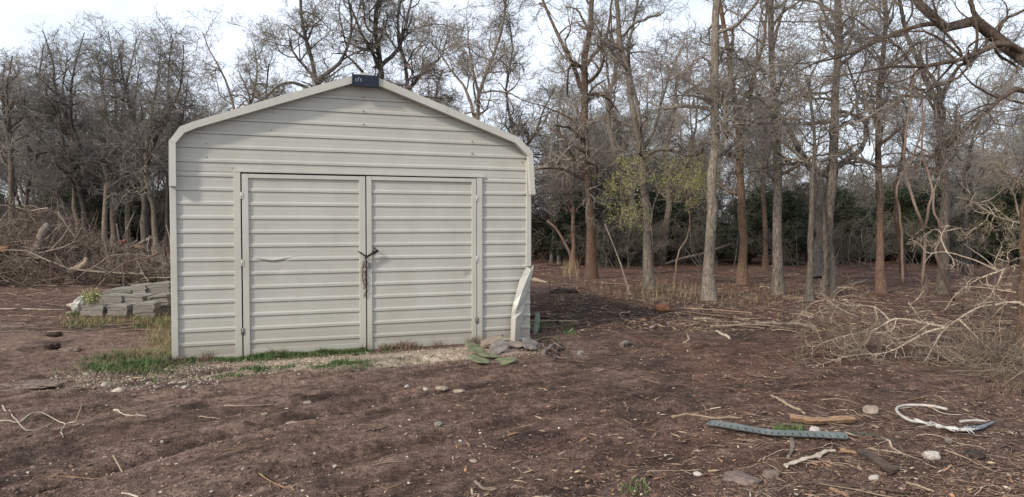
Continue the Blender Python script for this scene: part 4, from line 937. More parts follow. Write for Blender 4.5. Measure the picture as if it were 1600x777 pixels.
# ------------------------------------------------------------------ single logs, sticks and stones
M['wood_fresh'] = plain('split_wood_orange', (.13, .065, .038), (.40, .26, .15), 14, .8, .6, .01, (1, 7, 7))
M['wood_tan'] = plain('wood_tan', (.20, .14, .095), (.42, .32, .225), 14, .85, .5, .008, (2, 6, 6))
M['wood_grey'] = plain('wood_grey', (.095, .072, .058), (.27, .215, .17), 10, .9, .5, .01)
M['wood_dark'] = plain('wood_dark', (.04, .028, .022), (.12, .085, .065), 12, .9, .6, .01)
M['wood_pale'] = plain('wood_pale', (.32, .26, .19), (.58, .50, .40), 12, .85, .4, .006)
def stick(px, w0, w1, mat, label, cat='stick', name='fallen_stick', lift=0, n=14, sides=8, wob=.15, flat=.8, seed=0, zs=None, Y=None, group=None):
    """px: pixels over the ground; the stick lies on the soil (or at depth Y with its height from the pixel)"""
    rng = np.random.default_rng(abs(seed + int(px[0][0]))); pts = []
    for i, (a, b) in enumerate(px):
        if Y is None: pts.append(G(a, b))
        else: pts.append(at(a, b, Y if not hasattr(Y, '__len__') else Y[i]))
    pts = resample(pts, n); dist = np.mean(pts[:, 1]); s = dist / FPX / 2; r = np.interp(np.linspace(0, 1, n), [0, 1], [w0 * s, w1 * s])
    nz_ = np.convolve(rng.normal(size=n + 4), np.ones(5) / 5, 'valid') * 2.2; r = r * (1 + wob * nz_); pts[:, :2] += rng.normal(size=(n, 2)) * r[:, None] * wob * .5
    if Y is None: pts[:, 2] = np.maximum(pts[:, 2], height(pts[:, 0], pts[:, 1])) + r * flat * .75 + lift
    base = pts[0].copy(); base[2] = float(height(base[0], base[1]))
    m = MB(); m.tube(pts - base, r, sides, True, flat)
    o = m.build(name, M[mat] if isinstance(mat, str) else mat); o.location = tuple(base); tag(o, label, cat, group); return o
def stone(px, py, wpx, hpx, mat, label, name='stone', cat='stone', seed=0, pad=0, rz=0, dp=.8):
    p = G(px, py); s = p[1] / FPX; bm = bmesh.new(); bmesh.ops.create_icosphere(bm, subdivisions=4, radius=1); rng = np.random.default_rng(seed)
    o1 = rng.uniform(0, 50); cl_ = mat == 'clod' or mat == 'stone_brown'
    for v in bm.verts:
        q = v.co; k = 1 + (.55 if cl_ else .4) * float(fbm(q.x * 1.6 + o1, q.y * 1.6 + q.z * 1.1, seed, 3)) + (.34 if cl_ else .10) * float(fbm(q.x * 4 + o1, q.y * 4 + q.z * 3.3, seed + 9, 3)); v.co = q * k
        v.co.x = max(-.9, min(.92, v.co.x)); v.co.z = max(-.8, min(.82, v.co.z))
    for v in bm.verts: v.co = Vector((v.co.x * wpx * s / 2, v.co.y * wpx * s / 2 * dp, v.co.z * hpx * s / 2 + hpx * s * .26))
    me = bpy.data.meshes.new(name); bm.to_mesh(me); bm.free(); me.polygons.foreach_set('use_smooth', [True] * len(me.polygons))
    o = link(name, me, M[mat] if isinstance(mat, str) else mat); o.location = tuple(p); o.rotation_euler = (0, 0, rz); tag(o, label, cat); return o
M['stone_grey'] = plain('stone_grey', (.13, .108, .093), (.30, .26, .225), 22, .9, .6, .01)
M['stone_tan'] = plain('stone_tan', (.18, .135, .10), (.40, .32, .25), 22, .9, .6, .01)
M['stone_white'] = plain('stone_white', (.33, .29, .24), (.58, .53, .46), 18, .85, .5, .008)
M['stone_brown'] = plain('stone_brown', (.10, .07, .055), (.24, .18, .15), 18, .9, .6, .01)
M['clod'] = plain('clod_dark', (.022, .016, .014), (.075, .052, .042), 26, .95, .9, .02)
# heap logs
stick([(45, 424), (50, 405), (56, 390), (66, 365), (74, 352)], 17, 12, 'wood_grey', 'thick crooked log leaning out of the brush heap', 'log', 'leaning_log', Y=[20.9, 20.9, 21, 21.2, 21.4], n=20, sides=12, flat=1)
stick([(108, 442), (113, 430), (110, 425), (122, 420), (132, 412), (134, 404)], 11, 8, 'wood_tan', 'small pale S shaped log in front of the brush heap', 'log', 'crooked_log', Y=[20.6, 20.5, 20.4, 20.4, 20.4, 20.5], n=18, sides=10, flat=1)
stick([(178, 395), (205, 386), (238, 372)], 7, 6, 'wood_grey', 'straight log sticking out to the right of the brush heap', 'log', 'leaning_log', Y=[24, 24, 24.2], flat=1)
stick([(165, 398), (195, 392), (228, 393)], 8, 5, 'wood_dark', 'dark log lying under the leaning log right of the brush heap', 'log', 'dark_log', Y=[24.3, 24.3, 24.3], flat=1)
stick([(-10, 392), (15, 386)], 9, 7, 'wood_fresh', 'split orange log end at the left edge of the photo', 'log', 'split_log', Y=21, flat=1)
stick([(-8, 388), (10, 394)], 6, 3, 'wood_fresh', 'orange splinter crossing the split log at the left edge', 'splinter', 'wood_splinter', Y=20.9, flat=1)
stick([(212, 386), (226, 387)], 5, 4, 'wood_fresh', 'short bright orange chunk beside the straight log', 'wood chunk', 'wood_chunk', Y=23.8, flat=1)
stick([(188, 380), (196, 377)], 7, 6, plain('red_wood', (.16, .05, .035), (.30, .10, .07), 20), 'small red chunk on top of the straight log', 'wood chunk', 'wood_chunk', Y=23.7, flat=1)
stick([(75, 395), (95, 375), (112, 350), (90, 330)][0:3], 4, 2, 'wood_grey', 'slanting pale pole beside the leaning log in the heap', 'stick', Y=21, flat=1)
stick([(90, 331), (103, 350), (120, 374)], 3, 2, 'wood_grey', 'thin bare pole sloping down to the right on the brush heap', 'stick', Y=21.4, flat=1)
stick([(120, 372), (128, 355)], 3, 2, 'wood_grey', 'short upright peg at the right shoulder of the brush heap', 'stick', Y=21.4, flat=1)
stick([(187, 380), (182, 350)], 3, 2, 'wood_grey', 'upright broken stem left of the forked stem by the logs', 'stick', Y=23.9, flat=1)
stick([(192, 375), (202, 350), (210, 332)], 3, 1.5, 'wood_grey', 'tall forked stem standing up behind the straight log', 'stick', Y=24, flat=1)
stick([(60, 396), (95, 388), (118, 378)], 3, 2.5, 'wood_grey', 'grey pole lying across the front of the brush heap', 'stick', Y=20.8, flat=1)
stick([(10, 432), (40, 436), (68, 430)], 6, 4, 'wood_grey', 'grey branch at the foot of the brush heap', 'branch', 'fallen_branch', flat=1)
stick([(140, 424), (185, 422), (222, 427), (248, 432)], 3.5, 2.5, 'wood_grey', 'long thin branch lying right of the S shaped log', 'branch', 'fallen_branch', flat=1)
stick([(215, 408), (222, 425), (232, 440)], 2, 1.5, 'wood_grey', 'bent stick propped on the ground behind the block stack', 'stick', Y=[19.8, 19.4, 19], flat=1)
stick([(181, 434), (195, 439), (214, 438)], 7, 3, 'wood_tan', 'pale orange sliver of wood behind the block stack', 'wood sliver', 'wood_sliver')
# left ground
stick([(0, 650), (30, 658), (60, 661), (100, 662), (118, 660)], 2.6, 1.6, 'wood_pale', 'long pale curved stem lying on the tracks at the left edge', 'stick', n=22)
stick([(8, 632), (4, 640), (20, 651), (45, 655), (82, 650)], 2.4, 1.4, 'wood_pale', 'pale stem hooked back above the long curved one', 'stick', n=22)
stick([(103, 662), (95, 676), (99, 692)], 2.2, 1.5, 'wood_pale', 'short pale side shoot below the long curved stem', 'stick')
stick([(118, 660), (127, 635), (131, 630)], 2, 1.4, 'wood_tan', 'thin tan shoot pointing away from the long curved stem', 'stick')
stick([(178, 641), (200, 652), (229, 654)], 4.5, 3.2, 'wood_pale', 'short pale bent stick with a kink in front of the grass', 'stick')
stick([(350, 634), (380, 635), (440, 637)], 3, 2, 'wood_tan', 'straight tan stem lying below the left shed corner', 'stick')
stick([(310, 652), (345, 655)], 2.5, 2, 'wood_tan', 'small tan stem near the middle of the left soil', 'stick')
stick([(40, 757), (80, 751), (160, 752)], 2.2, 1.5, 'wood_fresh', 'thin reddish stem low in the left corner of the tracks', 'stick')
stick([(190, 771), (204, 774), (216, 779)], 4, 3, 'wood_pale', 'pale stick end cut by the bottom of the photo', 'stick')
stick([(177, 731), (191, 739)], 3, 2, 'wood_tan', 'tiny bent tan stick in the smooth lower left soil', 'stick')
stick([(405, 751), (430, 757), (460, 768)], 3.5, 2.5, 'wood_fresh', 'orange stem slanting down near the bottom middle', 'stick')
stick([(578, 760), (590, 759), (602, 764), (622, 759)], 3, 2, 'wood_fresh', 'wavy orange stem near the bottom middle', 'stick')
stick([(742, 753), (755, 765), (778, 772)], 6, 5, 'wood_grey', 'flat grey piece of bark near the bottom middle', 'bark piece', 'bark_piece')
stick([(572, 675), (600, 670), (604, 666)], 3, 2, 'wood_dark', 'dark twig lying in the wheel rut before the doors', 'stick')
stick([(104, 491), (130, 489), (158, 484)], 5, 7, 'wood_tan', 'peeled orange branch in front of the block stack', 'branch', 'fallen_branch')
stick([(-10, 484), (50, 484), (104, 484)], 2.4, 2, 'wood_pale', 'long pale rod reaching from the left edge to the block stack', 'stick')
stick([(-10, 511), (40, 511), (70, 508)], 3, 2, 'wood_grey', 'grey stick lying left of the dark clods', 'stick')
stone(84, 525, 24, 9, 'clod', 'flat black clod of earth, farther of the two at left', 'earth_clod', 'clod', 1)
stone(82, 543, 24, 12, 'clod', 'round black clod of earth, nearer of the two at left', 'earth_clod', 'clod', 2)
stone(106, 550, 40, 9, 'stone_brown', 'low crumbled brown mound right of the black clods', 'earth_mound', 'mound', 3)
stone(62, 606, 75, 9, 'stone_brown', 'long low ridge of churned earth at the left', 'earth_mound', 'mound', 31, dp=.5)
stone(880, 458, 48, 10, 'clod', 'dark earth mound right of the shed in front of the first trunk', 'earth_mound', 'mound', 33, dp=.8)
stick([(199, 590), (212, 592), (224, 592)], 5, 4, 'wood_tan', 'small tan wood sliver below the left shed corner', 'wood sliver', 'wood_sliver')
# middle ground stones
for i, (a, b, c, d, mt, lb) in enumerate([(457, 648, 24, 7, 'stone_tan', 'tan flat stone in the wheel rut before the doors'), (480, 631, 14, 6, 'stone_tan', 'small tan stone behind the flat one in the rut'), (636, 606, 9, 6, 'stone_white', 'pale round stone at the end of the clover'),
        (665, 608, 8, 5, 'stone_white', 'small pale stone right of the round one by the clover'), (690, 612, 22, 7, 'stone_tan', 'wide pale stone, left of two side by side before the doors'), (717, 613, 20, 7, 'stone_tan', 'brownish flat stone, right of two side by side'),
        (685, 665, 14, 8, 'stone_grey', 'round grey stone alone in the middle soil'), (523, 730, 8, 5, 'stone_white', 'tiny white stone on the lower middle soil'), (740, 722, 15, 5, 'stone_tan', 'flat tan stone right of the tiny white one'),
        (719, 690, 6, 5, 'stone_white', 'tiny bright stone below the round grey stone'), (253, 691, 5, 5, 'stone_white', 'white pebble on the left tracks'), (413, 660, 12, 5, 'stone_tan', 'small stone left of the flat stone in the rut'),
        (907, 556, 14, 12, 'stone_grey', 'grey lump right of the uprooted roots'), (1360, 645, 24, 16, 'stone_tan', 'rounded tan rock beside the white hose'), (1273, 681, 20, 20, 'stone_white', 'white rock against the orange split plank'),
        (1205, 748, 26, 20, 'stone_brown', 'brown rounded rock by the long flat stone'), (1160, 752, 62, 14, 'stone_brown', 'long flat grey stone low at the right'), (1090, 743, 16, 8, 'stone_white', 'small white stone left of the long flat stone'),
        (1455, 713, 26, 18, 'stone_white', 'crumpled pale lump below the white hose'), (1366, 750, 20, 10, 'stone_white', 'white scrap near the bottom right'), (1482, 690, 12, 10, 'stone_grey', 'small grey stone above the pale lump'),
        (1525, 714, 30, 12, 'clod', 'black clod right of the pale lump'), (1101, 500, 14, 6, 'stone_tan', 'small tan chunk before the thick grey trunk'), (240, 552, 8, 5, 'stone_white', 'white pebble in the grass at the left shed corner')]):
    stone(a, b, c, d, mt, lb, seed=50 + i, rz=i * .7)
stone(1035, 486, 26, 15, plain('rootball', (.16, .06, .03), (.36, .16, .08), 40, .95, 1, .03), 'rust coloured root ball before the pale forked tree', 'root_ball', 'root ball', 90)
# right ground
def flatstrip(px, wid, tilt, thick, mat, label, cat, name, lift=.02, ragged=0, seed=0, n=26):
    """a thin flat piece lying along the pixels' ground line, tipped up towards the camera by tilt"""
    rng = np.random.default_rng(seed); P = resample([G(a, b) for a, b in px], n); P[:, 2] = np.convolve(np.r_[P[0, 2], P[0, 2], P[:, 2], P[-1, 2], P[-1, 2]], np.ones(5) / 5, 'valid') + lift
    T = nrm(np.gradient(P, axis=0)); S_ = nrm(np.cross(T, [0, 0, 1.])); ct, st = math.cos(tilt), math.sin(tilt); A_ = S_ * ct - np.array([0, 0, st]); Nn = nrm(np.cross(A_, T)); Nn *= np.sign(Nn[:, 2:3])
    base = P[0].copy(); V = []; F = []
    w1 = wid * .5 * (1 + ragged * rng.normal(size=n)); w2 = wid * .5 * (1 + ragged * rng.normal(size=n)); P = P + np.array([0, 0, wid * .5 * st])
    for i in range(n): V += [P[i] - base + A_[i] * w1[i], P[i] - base - A_[i] * w2[i], P[i] - base - A_[i] * w2[i] + Nn[i] * thick, P[i] - base + A_[i] * w1[i] + Nn[i] * thick * (1 + 3 * ragged * rng.random())]
    for i in range(n - 1):
        for j in range(4): a_ = i * 4 + j; b_ = i * 4 + (j + 1) % 4; F.append((a_, b_, b_ + 4, a_ + 4))
    F += [(3, 2, 1, 0), tuple(4 * n - 4 + j for j in range(4))]
    m = MB(); m.add(V, F); o = m.build(name, M[mat] if isinstance(mat, str) else mat, None); o.location = tuple(base); tag(o, label, cat); return o, P - base + Nn * thick, T, A_
ps, Pp, Tt, Aa = flatstrip([(1108, 668), (1150, 675), (1200, 681), (1250, 686), (1324, 690)], .085, .25, .006, plain('green_plastic', (.085, .10, .095), (.16, .175, .165), 7, .5, .3, .003), 'long flat grey green plastic strip with slots on the soil', 'plastic strip', 'plastic_strip', .03, .02, 1, 64)
for i in range(2, 63, 3):
    c_ = Pp[i] + Aa[i] * .018; m2 = MB(); nn_ = np.cross(Aa[i], Tt[i]); nn_ = nn_ * np.sign(nn_[2]); q_ = [c_ + Tt[i] * .006 + Aa[i] * .02, c_ - Tt[i] * .002 + Aa[i] * .02, c_ - Tt[i] * .012 - Aa[i] * .016, c_ - Tt[i] * .004 - Aa[i] * .016]
    m2.add([q + nn_ * .0012 for q in q_] + [q - nn_ * .004 for q in q_], [(0, 1, 2, 3), (7, 6, 5, 4), (0, 4, 5, 1), (1, 5, 6, 2), (2, 6, 7, 3), (3, 7, 4, 0)]); m2.build('slot', M['dark'], ps)
flatstrip([(1234, 660), (1270, 664), (1300, 662), (1334, 661)], .055, .5, .03, 'wood_fresh', 'jagged orange split plank behind the plastic strip', 'plank', 'split_plank', .01, .12, 2, 18)
stick([(1310, 679), (1345, 680), (1375, 683), (1400, 692)], 6, 3, plain('green_hose', (.03, .045, .035), (.07, .085, .065), 20, .6), 'dark green hose piece curving away from the plastic strip', 'hose', 'hose_piece', wob=.05)
stick([(1378, 685), (1395, 696), (1408, 708)], 3.2, 2, 'wood_pale', 'thin pale root crossing the end of the green hose', 'root', 'pale_root')
flatstrip([(1226, 733), (1250, 724), (1275, 717), (1290, 710), (1305, 705)], .028, .5, .008, 'wood_pale', 'white curled strip of bark below the plastic strip', 'bark piece', 'bark_piece', .01, .3, 3, 16)
stick([(1312, 704), (1330, 708), (1344, 711)], 10, 7, 'wood_fresh', 'short orange chunk at the end of the white bark strip', 'wood chunk', 'wood_chunk', flat=.6)
flatstrip([(1345, 710), (1375, 728), (1400, 742)], .07, .2, .02, 'wood_dark', 'dark weathered board slanting down from the orange chunk', 'board', 'dark_board', .01, .08, 4, 14)
stick([(1356, 700), (1400, 710), (1440, 719)], 5, 3, 'wood_tan', 'straight tan splinter lying above the dark board', 'splinter', 'wood_splinter')
stick([(1236, 683), (1238, 700), (1231, 718)], 8, 5, 'wood_grey', 'short curved brown stick crossing under the plastic strip', 'stick')
stick([(1250, 757), (1290, 758), (1340, 763), (1420, 772)], 6, 5, 'wood_dark', 'long dark root running along the bottom right', 'root', 'dark_root')
stick([(1298, 766), (1325, 778)], 9, 7, 'wood_fresh', 'orange chunk cut by the bottom of the photo', 'wood chunk', 'wood_chunk')
stick([(1416, 755), (1440, 764), (1460, 770)], 5, 4, 'wood_tan', 'tan stick at the bottom right beyond the dark root', 'stick')
stick([(1050, 653), (1085, 650), (1120, 655), (1160, 655)], 5, 3.5, 'wood_tan', 'brown stick lying beyond the left end of the plastic strip', 'stick')
stick([(1205, 620), (1230, 632), (1252, 642)], 6, 4, 'wood_tan', 'tan splinter slanting behind the orange plank', 'splinter', 'wood_splinter')
stick([(1110, 640), (1126, 637)], 3, 2, 'wood_pale', 'short pale splinter in the middle right soil', 'splinter', 'wood_splinter')
stick([(1100, 704), (1095, 735), (1085, 736), (1010, 738)][1:], 3, 2, 'wood_tan', 'tan stick left of the long flat stone', 'stick')
stick([(1085, 500), (1118, 501)], 6, 4, 'wood_tan', 'yellow wood sliver in front of the thick grey trunk', 'wood sliver', 'wood_sliver')
stick([(1180, 507), (1215, 508), (1245, 510), (1276, 516)], 6, 6, 'wood_grey', 'grey log lying in front of the brown trunks', 'log', 'fallen_log', flat=1)
stick([(834, 440), (855, 443)], 7, 5, 'wood_tan', 'pale cut branch just right of the shed wall', 'branch', 'cut_branch')
stick([(830, 496), (860, 500), (885, 512)], 8, 5, 'wood_dark', 'dark branch coming out from behind the shed', 'branch', 'fallen_branch')
stick([(970, 546), (985, 538)], 9, 7, 'wood_grey', 'short thick brown stub on the soil right of the shed', 'wood chunk', 'wood_chunk')
stick([(1069, 537), (1076, 530), (1073, 522)], 4, 2.5, 'wood_tan', 'small bent twig standing up before the thick grey trunk', 'stick')
stick([(1120, 518), (1130, 525), (1140, 528)], 6, 4, 'wood_pale', 'pale chip right of the small bent twig', 'wood chunk', 'wood_chunk')
stick([(1038, 413), (1070, 403), (1100, 396), (1140, 382)], 5, 3, 'wood_grey', 'long grey pole leaning behind the thick grey trunk', 'branch', 'fallen_branch', Y=[30, 30, 30, 30], flat=1)
stick([(1330, 447), (1345, 443), (1355, 438)], 6, 3, 'wood_grey', 'grey broken branch at the foot of the slim reddish tree', 'branch', 'fallen_branch')
stick([(985, 470), (1010, 455), (1000, 440), (975, 395)][0:1] + [(978, 440), (965, 400), (945, 350)], 3, 2, 'wood_grey', 'thin dead stem leaning left of the pale forked tree', 'stick', Y=[17.5, 18, 18.4, 19], flat=1)
stick([(1400, 640), (1425, 645), (1470, 658), (1530, 640)][0:1] + [(1440, 640), (1480, 648), (1530, 655)], 2.2, 1.6, 'wood_pale', 'thin pale root behind the white hose', 'root', 'pale_root')
hz = M['hose_white'] = plain('white_hose', (.36, .32, .27), (.55, .50, .44), 25, .5, .2, .002)
m = MB(); P = resample([G(1480, 646, .03), G(1450, 641, .03), G(1418, 640, .03), G(1402, 645, .03), G(1403, 652, .03), G(1418, 660, .025), G(1432, 665, .02)], 26); base = P[-1].copy()
wh = empty('white_hose', tuple(base)); tag(wh, 'white hose looped on the soil with tattered plastic wrapped on it', 'hose')
P[:, 2] = np.convolve(np.r_[[P[0, 2]] * 4, P[:, 2], [P[-1, 2]] * 4], np.ones(9) / 9, 'valid'); m.tube(P - base, .013, 9); m.build('loop', hz, wh)
m = MB(); rng = np.random.default_rng(5)
P = resample([G(1430, 664, .02), G(1460, 668, .03), G(1495, 678, .03), G(1520, 676, .03)], 22); P[:, 2] = P[:, 2].mean(); R2 = .017 * rng.uniform(.6, 1.7, 22); m.tube(P - base, R2, 9, True, .7)
for i in range(14):
    k = rng.integers(0, 22); a = P[k] - base; m.tube([a, a + np.array([rng.normal() * .05, rng.normal() * .05, .01]), a + np.array([rng.normal() * .09, rng.normal() * .09, 0])], [.012, .01, .003], 5, True, .4)
m.build('tattered_plastic', plain('torn_plastic', (.42, .39, .35), (.68, .65, .60), 40, .45, .8, .01), wh)
m = MB(); P = resample([G(1508, 674, .03), G(1530, 673, .035), G(1555, 668, .04)], 10); m.tube(P - base, [.016, .015, .018, .02, .02, .018, .015, .012, .008, .004], 9); m.build('sleeve', plain('blue_grey', (.07, .075, .095), (.24, .25, .28), 12, .5), wh)
m = MB(); P = resample([G(1500, 672, .05), G(1525, 670, .055), G(1540, 668, .05)], 8); m.tube(P - base, .011, 7); m.build('pipe_end', hz, wh)
# torn roots beside the shed corner
rb = empty('uprooted_roots', tuple(G(865, 556))); tag(rb, 'tangle of uprooted brown roots at the right foot of the shed', 'roots')
rng = np.random.default_rng(15); b0 = np.array(rb.location)
rootpaths = [([(848, 560), (858, 548), (868, 543), (880, 549)], 8, 3), ([(835, 537), (855, 534), (878, 541)], 5, 3), ([(862, 546), (870, 556), (866, 566)], 8, 4), ([(855, 549), (845, 560)], 6, 2), ([(870, 542), (888, 552), (893, 562)], 4, 2), ([(850, 540), (850, 525), (846, 505)], 3, 2)]
for i in range(16):
    a_ = 856 + rng.normal() * 9; b_ = 549 + rng.normal() * 5; rootpaths.append(([(a_, b_), (a_ + rng.normal() * 9, b_ + rng.normal() * 5), (a_ + rng.normal() * 26, b_ + 3 + rng.normal() * 8)], rng.uniform(1.5, 3), .8))
for i, (pp, w0, w1) in enumerate(rootpaths):
    P = resample([G(a, b, .0) for a, b in pp], 12); P[:, 2] = height(P[:, 0], P[:, 1]) + .015 + rng.uniform(.005, .06) * np.sin(np.linspace(0, PI, 12)); s = P[0][1] / FPX / 2; m = MB(); m.tube(P - b0, np.linspace(w0 * s, w1 * s, 12) * rng.uniform(.85, 1.15, 12), 8)
    m.build('root', M['wood_dark'] if i % 3 else M['wood_grey'], rb)
# slabs and prickly pear pads
def disc(px, py, wpx, dpx, mat, label, name, cat, seed, tilt=(0, 0), th=.03, lift=0, rz=0, irr=0):
    """an uneven oval plate (pad or slab) leaning by tilt"""
    p = G(px, py); s = p[1] / FPX; a = wpx * s / 2; b = dpx * s / 2; bm = bmesh.new(); bmesh.ops.create_icosphere(bm, subdivisions=3, radius=1); rng = np.random.default_rng(seed); o1 = rng.uniform(0, 40)
    for v in bm.verts:
        q = v.co; an = math.atan2(q.y, q.x); k = 1 + irr * float(fbm(math.cos(an) * 1.5 + o1, math.sin(an) * 1.5 + o1, seed, 4)) + .07 * math.sin(an * 2 + o1) + .05 * math.sin(an * 3 + 2 * o1) + .03 * math.sin(an * 5 + o1)
        v.co = Vector((q.x * a * k, q.y * b * k, (q.z * th * .5) + .05 * a * math.sin(q.x * 2 + o1)))
    me = bpy.data.meshes.new(name); bm.to_mesh(me); bm.free(); me.polygons.foreach_set('use_smooth', [True] * len(me.polygons))
    o = link(name, me, mat); o.location = (p[0], p[1], p[2] + th * .6 + lift); o.rotation_euler = (tilt[0], tilt[1], rz); tag(o, label, cat); return o
cact = plain('cactus_green', (.085, .10, .055), (.225, .225, .125), 9, .7, .5, .006); slab = plain('slab_purple', (.09, .076, .068), (.25, .22, .195), 9, .85, .6, .01); slabt = plain('slab_tan', (.15, .115, .09), (.30, .24, .185), 14, .85, .6, .01)
disc(748, 567, 28, 56, cact, 'green cactus pad pointing at the camera by the door post', 'cactus_pad', 'cactus pad', 1, (.12, .1), .03, .01, .55)
disc(741, 555, 30, 40, cact, 'yellow green cactus pad leaning on the door post', 'cactus_pad', 'cactus pad', 2, (.35, .1), .03, .04, .5)
disc(764, 561, 26, 34, cact, 'small green cactus pad under the round grey slab', 'cactus_pad', 'cactus pad', 3, (.15, -.1), .03, .01, 1.3)
disc(788, 566, 34, 46, cact, 'green cactus pad in front of the round grey slab', 'cactus_pad', 'cactus pad', 4, (.12, .05), .028, 0, -.3)
disc(779, 553, 26, 30, slab, 'round grey purple slab leaning against the shed foot', 'stone_slab', 'slab', 5, (.75, 0), .03, .06, irr=.5)
disc(768, 546, 40, 26, slabt, 'brown curled slab behind the round grey one', 'stone_slab', 'slab', 6, (.35, -.45), .025, .09, irr=.7)
disc(805, 543, 34, 24, slabt, 'tan slab under the foot of the bent trim', 'stone_slab', 'slab', 7, (.3, .2), .03, .03, irr=.7)
disc(829, 543, 30, 32, slab, 'dark purple slab at the right corner of the shed', 'stone_slab', 'slab', 8, (.45, .5), .03, .04, irr=.5)
disc(838, 522, 10, 40, plain('pad_grey', (.13, .16, .12), (.26, .29, .23), 12, .8), 'grey green pad standing upright behind the shed corner', 'cactus_pad', 'cactus pad', 9, (1.35, .2), .02, .14)
# stack of weathered blocks
bl = plain('block_grey', (.12, .108, .092), (.34, .31, .265), 9, .95, .8, .012, (.5, .5, 7))
def block(px0, px1, pyb, hpx, Y, dep, label, seed, rz=0, sag=.02):
    """a weathered bundle made of thin layers, slightly slumped"""
    s = Y / FPX; W_ = (px1 - px0) * s; Hh = hpx * s; c = at((px0 + px1) / 2, pyb, Y); rng = random.Random(seed); m = MB(); nl = 5; t = Hh / nl; nx = 8
    for l in range(nl):
        ox = rng.uniform(-.014, .014); oy = rng.uniform(-.016, .016); w2 = W_ / 2 - rng.uniform(0, .014); d2 = dep / 2; V = []; F = []
        for i in range(nx + 1):
            u = -w2 + 2 * w2 * i / nx; zz = -sag * .3 * abs(u / w2) ** 3 * (.3 + l) * .5 + rng.uniform(-.003, .003)
            for (yy, z_) in ((-d2, 0.002), (-d2 - .002, t * .5), (-d2, t - .001), (d2, t - .001), (d2, .002)): V.append((u + ox, yy + oy, zz + l * t + z_))
        for i in range(nx):
            for j in range(5): a = i * 5 + j; b = i * 5 + (j + 1) % 5; F.append((a, a + 5, b + 5, b))
        F += [(4, 3, 2, 1, 0), tuple(nx * 5 + j for j in range(5))]; m.add(V, F)
    o = m.build('weathered_block', bl); o.location = (c[0], c[1] + dep / 2, max(c[2], 0)); o.rotation_euler = (rng.uniform(-.03, .03), rng.uniform(-.10, .10), rz + rng.uniform(-.08, .08)); tag(o, label, 'block', 'stacked weathered grey blocks'); return o
block(126, 161, 499, 21, 13.2, .42, 'grey block at the front left corner of the stack', 1, -.05)
block(166, 199, 498, 21, 13.25, .42, 'grey block in the front row, second from the left', 2, .04)
block(206, 238, 498, 24, 13.2, .42, 'lopsided grey block at the right of the front row', 3, .12, .035)
for i, (a, b) in enumerate([(160, 194), (196, 229), (231, 262)]): block(a, b, 494, 17, 13.75, .40, ['block hidden low behind the front row, left', 'block hidden low behind the front row, middle', 'low block half behind the shed corner'][i], 20 + i)
block(156, 190, 476, 15, 13.75, .40, 'grey block on the second layer at the left', 4, .05)
block(193, 226, 476, 15, 13.78, .40, 'dark fronted block on the second layer, middle', 5, -.04)
block(230, 261, 477, 16, 13.75, .40, 'pale block on the second layer beside the shed', 6, .06)
for i, (a, b) in enumerate([(165, 198), (200, 232), (232, 264)]): block(a, b, 490, 27, 14.35, .42, ['tall block hidden behind the left of the stack', 'tall block hidden behind the middle of the stack', 'tall block hidden behind the right of the stack'][i], 30 + i)
block(160, 204, 461, 10, 14.3, .46, 'broad flat topmost block at the left of the stack', 7, .03, .04)
block(205, 231, 460, 15, 14.3, .42, 'small topmost block in the middle of the stack', 8, -.1)
block(229, 264, 460, 18, 14.35, .42, 'topmost block at the right, touching the shed line', 9, .05)
m = MB(); c = G(118, 484); m.box(-.15, .15, -.07, .07, 0, .05); o = m.build('pale_board', M['wood_pale'], None, .01); o.location = tuple(c + np.array([0, 0, .06])); o.rotation_euler = (.1, .1, -.25); tag(o, 'pale slab end poking out left of the block stack', 'board')
# plastic bag and weeds
p = gpt(126, 483) ; bm = bmesh.new(); bmesh.ops.create_icosphere(bm, subdivisions=4, radius=1)
for v in bm.verts:
    q = v.co; k = 1 + .5 * float(fbm(q.x * 2.4 + 7, q.y * 2.4 + q.z * 2.1, 3, 4)); v.co = Vector((q.x * k * .13, q.y * k * .10, q.z * k * .13 + .15 + .06 * q.x))
me = bpy.data.meshes.new('plastic_bag'); bm.to_mesh(me); bm.free(); o = link('plastic_bag', me, plain('bag_white', (.33, .32, .28), (.58, .57, .52), 10, .4, .5, .01)); o.location = (at(124, 470, 13.3)[0], 13.3, .10); tag(o, 'crumpled whitish plastic bag on the left end of the block stack', 'bag')
rng = np.random.default_rng(4); n = 480; c0 = at(143, 464, 13.25); q = c0 + nrm(rng.normal(size=(n, 3))) * (rng.random((n, 1)) ** .4) * [.17, .13, .15] * (1 + .35 * rng.normal(size=(n, 1))); a = nrm(rng.normal(size=(n, 3))); b = nrm(np.cross(a, rng.normal(size=(n, 3)))); s = rng.uniform(.012, .03, (n, 1))
V = np.stack([q - a * s, q + b * s * .6, q + a * s, q - b * s * .6], 1).reshape(-1, 3)
o = link('weed', raw_mesh('weed', V - [c0[0], c0[1], 0], np.arange(4 * n).reshape(n, 4)), plain('weed_yellow', (.19, .21, .08), (.40, .40, .20), 12, .8, 0)); o.location = (c0[0], c0[1], 0); tag(o, 'yellow green weed beside the plastic bag on the blocks', 'weed')
q = G(236, 446) + nrm(rng.normal(size=(400, 3))) * (rng.random((400, 1)) ** .4) * [.3, .25, .16]; q[:, 2] += .1; a = nrm(rng.normal(size=(400, 3))); b = nrm(np.cross(a, rng.normal(size=(400, 3)))); s = rng.uniform(.015, .035, (400, 1))
c0 = G(236, 446); V = np.stack([q - a * s, q + b * s * .6, q + a * s, q - b * s * .6], 1).reshape(-1, 3) - c0
o = link('weed', raw_mesh('weed', V, np.arange(1600).reshape(400, 4)), M['leaf_mid']); o.location = tuple(c0); tag(o, 'low green weed behind the block stack', 'weed')
